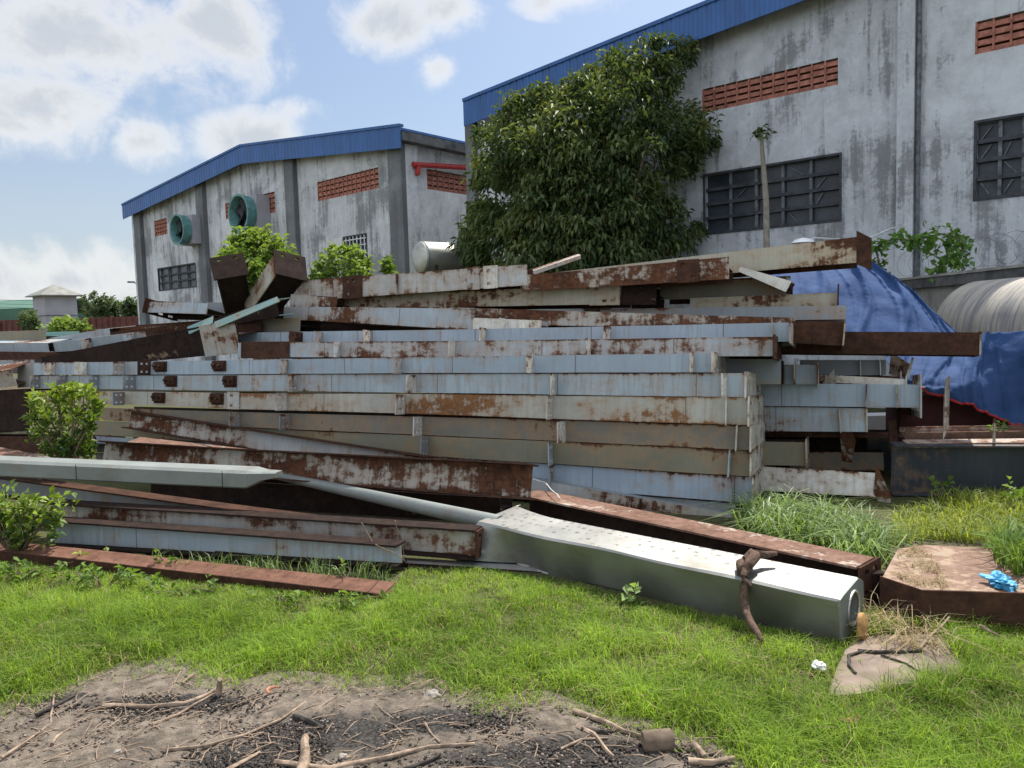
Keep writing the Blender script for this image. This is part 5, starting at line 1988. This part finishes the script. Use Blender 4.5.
# ------------------------------------------------------------------ grass and ground cover
def lawn():
    rg = np.random.default_rng(1)
    n = 420000
    x = rg.uniform(-5.2, 4.2, n)
    y = rg.uniform(2.35, 5.6, n)
    # back limit: pole / strip / girder line
    bxs = np.array([-6.0, -3.9, -0.77, -.72, -0.3, 0.4, 1.0, 1.55, 1.7, 2.05, 2.2, 4.5])
    bys = np.array([5.75, 5.45, 4.36, 4.98, 4.98, 4.50, 4.02, 3.62, 3.85, 3.76, 3.72, 3.3])
    lim = np.interp(x, bxs, bys)
    base = np.stack([x, y, np.zeros(n)], 1)
    ok = y < lim + .04
    ed = edge_y(x) + .10 * vnoise(x, y, 2.5, 5) + .09 * vnoise(x, y, 7, 3)
    dn = y - ed
    ok &= (dn > -.16) & (rg.random(n) < np.clip((dn + .10) / .34, .035, 1))
    # slab stays bare
    px, py = proj_np(base)
    bare = inpoly(px + 9 * vnoise(x, y, 9, 71), py + 6 * vnoise(x, y, 9, 72), [(832, 702), (838, 674), (848, 655), (853, 638), (943, 638), (955, 658), (962, 680), (905, 688), (860, 699)])
    ok &= ~(bare & (rg.random(n) < .985))
    # thinner, drier spots
    dens = vnoise(x, y, 1.6, 12) * .6 + vnoise(x, y, 4.5, 2) * .5
    dens = dens + .45 * vnoise(x, y, 11, 19)
    ok &= rg.random(n) < np.clip(.86 + dens * 1.25, .10, 1)
    base, x, y, dn, dens = base[ok], x[ok], y[ok], dn[ok], dens[ok]
    n = len(base)
    hn = vnoise(x, y, 2.2, 7)
    hf = vnoise(x, y, 7.0, 17)
    h = (.068 + .034 * hn + .034 * hf) * rg.uniform(.4, 1.6, n)
    h *= np.clip(.42 + dn / .5, .3, 1)
    tuft = np.clip(vnoise(x, y, 5.5, 61) * 1.6 - .35, 0, 1)
    h *= 1 + .9 * tuft
    near = np.clip((np.interp(x, bxs, bys) - y) / .42, 0, 1)
    h *= np.where(x < 1.7, .35 + .65 * near, 1)
    h = np.clip(h, .015, .26)
    tint = np.clip(.50 + .34 * vnoise(x, y, 1.3, 31) + .34 * hf + .2 * vnoise(x, y, 19, 41) + rg.normal(0, .22, n), 0, 1)
    o = blades_mesh('grass', base, h, rg.uniform(.002, .0042, n), .95, tint, M['grass'], 2)
    tag(o, 'bright green fine grass of the lawn in front of the steel heap', 'grass', kind='stuff')
    # dry straw blades among them
    k = rg.choice(n, 30000, replace=False)
    kk = k[(rg.random(len(k)) < np.clip(.7 - dens[k] * 1.6, .05, 1))]
    o = blades_mesh('dry_grass', base[kk] + rg.normal(0, .01, (len(kk), 3)) * np.array([1, 1, 0]), h[kk] * .9, rg.uniform(.002, .0038, len(kk)), 1.3, rg.random(len(kk)), M['straw'], 4)
    tag(o, 'dry straw coloured blades scattered through the lawn', 'dry grass', kind='stuff')
    print('blades', n, len(kk))


lawn()


def patch_blades(name, label, poly, z, n, hr, w, lean, mat, seed, tm=.5, ts=.22, Yr=None):
    """blades with their feet on height z inside a ground outline given by picture points"""
    rg = np.random.default_rng(seed)
    q = [G(x, y, z) for x, y in poly]
    xs, ys = [p.x for p in q], [p.y for p in q]
    x = rg.uniform(min(xs), max(xs), n * 3)
    y = rg.uniform(min(ys), max(ys), n * 3)
    ok = inpoly(x, y, [(p.x, p.y) for p in q])
    x, y = x[ok][:n], y[ok][:n]
    ragged = vnoise(x, y, 5.0, seed + 3) + .5 * vnoise(x, y, 14.0, seed + 9)
    k_ = rg.random(len(x)) < np.clip(.62 + ragged * 1.3, .04, 1)
    x, y = x[k_], y[k_]
    n = len(x)
    nz = vnoise(x, y, 3.0, seed)
    h = rg.uniform(*hr, n) * (1 + .5 * nz)
    o = blades_mesh(name, np.stack([x, y, np.full(n, z)], 1), h, rg.uniform(.7, 1.3, n) * w, lean, np.clip(rg.normal(tm, ts, n) + .25 * nz, 0, 1), M[mat], seed)
    return tag(o, label, 'grass', kind='stuff')


patch_blades('tall_grass', 'clump of long arching grass right of the tidy stack', [(735, 528), (765, 522), (800, 520), (845, 528), (872, 540), (892, 562), (880, 574), (830, 556), (780, 548), (735, 536)], 0, 2300, (.16, .36), .009, 1.3, 'grass2', 51, .55, .28)
patch_blades('weeds', 'yellow green weeds covering the ground by the big dark girder', [(893, 520), (960, 500), (1100, 498), (1160, 560), (1100, 580), (1015, 575), (1000, 548), (930, 540), (892, 548)], 0.0, 9000, (.05, .20), .008, .9, 'weedy', 52, .5, .25)
patch_blades('tall_weeds', 'taller green weeds at the right edge beside the blue bag', [(985, 548), (1100, 535), (1140, 590), (1020, 580), (1000, 568)], .17, 1800, (.10, .26), .010, .9, 'weed', 53, .55)
patch_blades('grass_tufts', 'sparse tufts between the rust strip and the grooved beams', [(150, 566), (250, 568), (385, 578), (400, 590), (300, 582), (150, 572)], 0, 700, (.08, .2), .004, .9, 'grass2', 54, .5)
patch_blades('straw_litter', 'dry straw littered on the plate girder by the long grass', [(893, 556), (915, 545), (935, 560), (950, 590), (915, 588), (895, 575)], .18, 1100, (.012, .045), .0035, 2.4, 'straw', 55, .5)
patch_blades('dead_grass', 'dead grass stalks round the end of the big pole', [(860, 640), (870, 620), (900, 622), (950, 640), (960, 655), (930, 662), (880, 655)], 0, 380, (.05, .22), .004, 1.7, 'straw', 56, .5)


def weed(label, x, y, Y, hpx, wpx, leaf, n, seed, mat='weed', z=None, tm=.5, asp=.5, name='weed'):
    b0 = P(x, y, Y)
    if z is not None:
        b0.z = z
    rg = random.Random(seed)
    cl = []
    for k in range(max(2, n // 14)):
        hh = hpx * rg.uniform(.3, 1)
        p = P(x + rg.uniform(-1, 1) * wpx * .5, y - hh, Y + rg.uniform(-.1, .1)) - b0
        cl.append(((p.x, p.y, max(.01, p.z)), leaf * 1.1))
    return bush(name, label, 'plant', b0, cl, leaf, mat, 1, seed, n, tm, .22, asp, .2, .2, .4, sr=.004)


weed('leafy weed thicket at the left edge beside the grooved beams', 18, 556, 5.45, 62, 92, .075, 760, 61, 'bush', 0.0, .42, .5)
weed('leafy weed growing in front of the rust strip at the left', 30, 585, 4.95, 24, 90, .06, 170, 62, 'weed', 0.0, .6)
weed('low leafy weed under the rust strip, second from the left', 105, 588, 4.75, 22, 70, .06, 150, 63, 'weed', 0.0, .6)
weed('low leafy weed under the middle of the rust strip', 185, 600, 4.55, 20, 80, .055, 160, 64, 'weed', 0.0, .55)
weed('broad leafy weed near the right end of the rust strip', 275, 612, 4.4, 18, 70, .05, 130, 65, 'weed', 0.0, .5)
weed('dark leafy weed below the right tip of the rust strip', 350, 618, 4.3, 24, 70, .045, 190, 66, 'weed', 0.0, .45)
weed('pale leafed seedling in front of the big galvanised pole', 626, 610, 4.25, 28, 26, .075, 46, 67, 'grass2', 0.0, .9, .55)
weed('yellow sprig behind the rust strip at the left', 88, 562, 5.25, 8, 26, .06, 24, 68, 'bush', None, .95)
weed('small sprig at the end of the rust strip', 345, 585, 4.62, 26, 16, .04, 40, 69, 'weed', None, .5)
weed('sprig beside the yellow one behind the rust strip', 165, 564, 5.1, 12, 30, .045, 40, 70, 'weed', None, .55)
weed('tiny green sprig growing on the brown flat beam', 676, 530, 5.2, 5, 14, .03, 18, 71, 'bush', None, .8)
weed('tall thin weed standing before the big dark girder', 941, 500, 6.3, 42, 22, .07, 40, 72, 'weed', None, .6)
weed('leafy plant leaning in from the right edge near the dark girder', 1022, 510, 6.0, 34, 36, .10, 60, 73, 'weed', None, .5)
weed('bright leafy weed beside the blue bag at the right edge', 1010, 572, 4.9, 40, 60, .06, 260, 74, 'weed', None, .65)
weed('small green shoot at the hem of the lower tarp', 1000, 434, 6.9, 10, 26, .06, 30, 75, 'vine', None, .6)


# ------------------------------------------------------------------ litter, sticks, charcoal
def stick(label, pts, r, mat='stick', z0=.02, name='stick', cat='stick', lift=None, n=7):
    q = [G(x, y, z0 + (lift[i] if lift else 0)) for i, (x, y) in enumerate(pts)]
    c = q[0].copy()
    fine_ = []
    for a, b in zip(q[:-1], q[1:]):
        for k in range(4):
            p = a.lerp(b, k / 4)
            p += Vector((mnoise.noise(p * 6), mnoise.noise(p * 6 + Vector((5, 5, 5))), .3 * mnoise.noise(p * 7))) * .012
            fine_.append(p - c)
    fine_.append(q[-1] - c)
    m_ = len(fine_)
    mb = MB()
    mb.tube(fine_, [r * (1 - .45 * i / m_) for i in range(m_)], n, jit=.12, rng=random.Random(int(pts[0][0])))
    o = mb.build(name, M[mat], None, True)
    soft(o, 50)
    o.location = c
    return tag(o, label, cat, 'sticks around the burnt patch')


stick('longest curved pale stick lying on the left of the burnt patch', [(103, 706), (150, 706), (185, 704), (205, 695), (216, 688)], .011)
stick('straight pale stick just below the longest curved one', [(152, 724), (180, 714), (213, 694)], .008)
stick('short upright stub of wood at the right end of the curved stick', [(218, 694), (219, 686), (220, 679)], .017, lift=[0, .04, .08])
stick('very long thin vine stem sweeping across the middle of the burnt patch', [(165, 750), (205, 746), (245, 735), (280, 720), (305, 702), (318, 690)], .007)
stick('thick pale branch end in the charcoal at the bottom', [(300, 775), (305, 756), (305, 737)], .024, lift=[0, .015, .02])
stick('long bottom stick running right from the thick branch end', [(274, 763), (330, 768), (380, 758), (430, 746), (475, 744)], .011)
stick('charred curved stick at the upper edge of the charcoal', [(294, 717), (310, 721), (324, 728)], .014, 'char')
stick('pale twig slanting up at the bottom left of the charcoal', [(225, 770), (245, 760), (260, 752)], .009)
stick('dark twig bundle stick at the left edge of the burnt patch', [(38, 715), (60, 703), (78, 694)], .010, 'char')
stick('slanting thin twig at the far left of the burnt patch', [(2, 758), (28, 740), (52, 722), (54, 694)], .006)
stick('bent grey stick at the lower left of the burnt patch', [(52, 745), (58, 736), (70, 728)], .007)
stick('short twig near the grass above the curved stick', [(183, 684), (195, 674)], .007)
stick('pale stick along the grass edge left of the cut log', [(575, 710), (600, 720), (625, 731), (650, 738)], .011)
stick('darker stick slanting down left of the cut log', [(577, 727), (592, 735), (604, 748), (614, 757)], .012)
stick('thin grey twig below the slanting dark stick', [(560, 750), (580, 740), (608, 738)], .005)
stick('short dark stick beside the slanting one', [(580, 730), (600, 732), (612, 732)], .012, 'char')
stick('stout stick pointing at the cut log from the right', [(692, 744), (705, 757)], .016)
stick('smooth pale stick at the bottom, right of the cut log', [(688, 761), (712, 762), (735, 758)], .013)
stick('thin twig rising at the bottom edge near the middle', [(405, 770), (425, 762), (440, 754)], .008, 'char')
stick('twig lying in the middle of the bare dirt', [(425, 724), (434, 735), (440, 742)], .005)
stick('dark branch lying across the worn slab', [(858, 650), (875, 652), (895, 652), (922, 651)], .010, 'char', .035)
stick('curved dark twig end at the left side of the slab', [(862, 651), (847, 655), (848, 665), (856, 673)], .009, 'char', .035)
stick('thin wiry twig looping over the slab', [(880, 655), (905, 663), (922, 673), (938, 670)], .005, 'char', .034)
stick('long pale twig rising from the slab toward the girder', [(918, 650), (932, 634), (950, 616)], .007, 'stick', .03, lift=[0, .03, .06])
stick('thick pale twig in the grass below the girder lip', [(978, 625), (990, 632), (1006, 639)], .009, 'stick', .03, lift=[.06, .03, 0])
stick('bare white bent wire stem at the sawn end of the grooved beam', [(533, 479), (545, 483), (552, 490), (560, 498)], .006, 'whitebar', .30)
for i, (lab, pts_) in enumerate((('dry twig before the drilled beam, leftmost of the dead stems', [(362, 523), (375, 545), (386, 562)]), ('dry twig before the drilled beam, forking to the right', [(375, 545), (395, 553), (406, 562)]), ('dry upright stem before the drilled beam, rightmost', [(396, 521), (400, 540), (404, 560)]))):
    stick(lab, pts_, .004, 'stick', .05, lift=[.28, .12, .0])

# cut log with end
q0, q1 = G(643, 742, .035), G(672, 740, .035)
dq = (q1 - q0).normalized()
mb = MB()
mb.tube([q0, q0 + dq * .01, q1 - dq * .005, q1], [.036, .039, .041, .038], 14, jit=.04)
tag(soft(mb.build('log', M['bark']), 40), 'short cut log with a reddish end at the edge of the burnt patch', 'log')

rg = np.random.default_rng(77)


def chunks(name, label, cat, centers, n, smin, smax, mat, flat=.6, seed=1, z=.012):
    rg = np.random.default_rng(seed)
    mb_v, mb_f = [], []
    cube = np.array([(-1, -1, -1), (1, -1, -1), (1, 1, -1), (-1, 1, -1), (-1, -1, 1), (1, -1, 1), (1, 1, 1), (-1, 1, 1)], float)
    fc = np.array([(0, 3, 2, 1), (4, 5, 6, 7), (0, 1, 5, 4), (1, 2, 6, 5), (2, 3, 7, 6), (3, 0, 4, 7)])
    for k in range(n):
        px, py, rx, ry = centers[rg.integers(len(centers))]
        c = G(px, py)
        x, y = c.x + rg.normal(0, .5) * rx, c.y + rg.normal(0, .5) * ry
        if y > float(edge_y(np.array([x]))[0]) + .05:
            continue
        s = rg.uniform(smin, smax) * np.array([1, rg.uniform(.5, 1), rg.uniform(.35, 1) * flat])
        v = cube * s * rg.uniform(.6, 1.1, (8, 3))
        a = rg.uniform(0, 6.28)
        b = rg.normal(0, .4)
        Rz = np.array([[math.cos(a), -math.sin(a), 0], [math.sin(a), math.cos(a), 0], [0, 0, 1]])
        Rx = np.array([[1, 0, 0], [0, math.cos(b), -math.sin(b)], [0, math.sin(b), math.cos(b)]])
        v = v @ Rx.T @ Rz.T + np.array([x, y, z + s[2] * .5])
        mb_f.append(fc + 8 * len(mb_v))
        mb_v.append(v)
    me = np_mesh(name, np.concatenate(mb_v), np.concatenate(mb_f))
    return tag(link(name, me, mat), label, cat, kind='stuff')


CC = [(330, 738, .42, .20), (560, 762, .6, .16), (170, 708, .42, .10), (440, 725, .4, .12), (310, 745, .3, .16), (250, 762, .3, .1), (600, 750, .35, .14)]
chunks('charcoal', 'black charcoal crumbs strewn over the burnt patch', 'charcoal', CC, 9000, .0015, .0075, M['char'], seed=5)
allc = [(x, y, .8, .3) for x, y in ((60, 730), (200, 740), (330, 720), (450, 740), (560, 735), (120, 700), (650, 760))]
chunks('gravel', 'small pale stones and soil crumbs on the bare dirt', 'gravel', allc, 900, .0015, .006, M['stone'], seed=6)
chunks('soil_crumbs', 'brown soil crumbs on the bare dirt', 'soil crumbs', allc, 3000, .002, .007, plain('soil_crumb', (0.17, 0.13, 0.10), .95, .4, 12), seed=9)
# fine twig litter on dirt
tl = MB()
rr = random.Random(12)
for k in range(330):
    px, py = rr.uniform(0, 720), rr.uniform(675, 768)
    c = G(px, py, .016)
    if c.y > float(edge_y(np.array([c.x]))[0]) + .1:
        continue
    a = rr.uniform(-.9, .9) + (0 if rr.random() < .6 else 1.57)
    l = rr.uniform(.03, .16)
    dv = Vector((math.cos(a), math.sin(a), rr.uniform(-.05, .1))) * l
    tl.tube([c, c + dv * .5 + Vector((rr.uniform(-.01, .01), rr.uniform(-.01, .01), .006)), c + dv], [.0022, .002, .0012], 4)
tag(tl.build('twig_litter', M['stick']), 'fine twig litter spread over the bare dirt', 'twigs', kind='stuff')


def blob(name, label, cat, px, py, s, mat, z=.0, seed=1, sub=3, amp=.35):
    bm = bmesh.new()
    bmesh.ops.create_icosphere(bm, subdivisions=sub, radius=1)
    for v in bm.verts:
        k = 1 + amp * mnoise.noise(v.co * 1.7 + Vector((seed, 0, 0))) + amp * .6 * mnoise.noise(v.co * 5 + Vector((0, seed, 0)))
        v.co = Vector((v.co.x * s[0] * k, v.co.y * s[1] * k, max(v.co.z, -.5) * s[2] * k))
    me = bpy.data.meshes.new(name)
    bm.to_mesh(me)
    bm.free()
    o = link(name, me, mat)
    p = G(px, py, z)
    o.location = (p.x, p.y, z + s[2] * .4)
    return tag(o, label, cat)


blob('plastic_bag', 'crumpled bright blue plastic bag on the plate girder at the right', 'bag', 1000, 584, (.06, .075, .028), M['plastic_blue'], .19, 3, 4, .8)
blob('plastic_scrap', 'scrap of clear white plastic in the grass before the big pole', 'scrap', 819, 667, (.028, .028, .018), M['plastic_white'], .03, 5, 3, .6)
blob('stone', 'large pinkish stone at the grass edge of the bare dirt', 'stone', 432, 698, (.035, .03, .025), M['stone'], 0, 8)
blob('stone', 'small grey stone lying in the charcoal near the bottom', 'stone', 343, 758, (.018, .015, .012), M['stone'], .012, 9)
blob('stone', 'pale stone chip below the longest curved stick', 'stone', 118, 753, (.018, .013, .010), M['stone'], .012, 12)
mb = MB()
p = G(850, 722, .045)
mb.prism([p + Vector(v) for v in ((-.05, 0, .01), (-.02, .02, -.01), (.05, .012, .02), (.02, -.02, .0), (-.03, -.022, .015))], (0, 0, .002))
tag(mb.build('dead_leaf', M['leafdry']), 'curled brown dead leaf lying on the grass below the slab', 'leaf')
mb = MB()
p = G(275, 692, .02)
mb.tube([p + Vector((.035 * math.cos(a), .03 * math.sin(a), .01)) for a in (1.2, 1.8, 2.5, 3.2, 4.0, 4.7)], [.002, .006, .008, .008, .006, .002], 6)
tag(mb.build('dead_leaf', plain('orange_leaf', (.42, .2, .12), .8, .2, 20)), 'orange curled dead leaf on the bare dirt near the grass', 'leaf')
print('beams', SN[0])
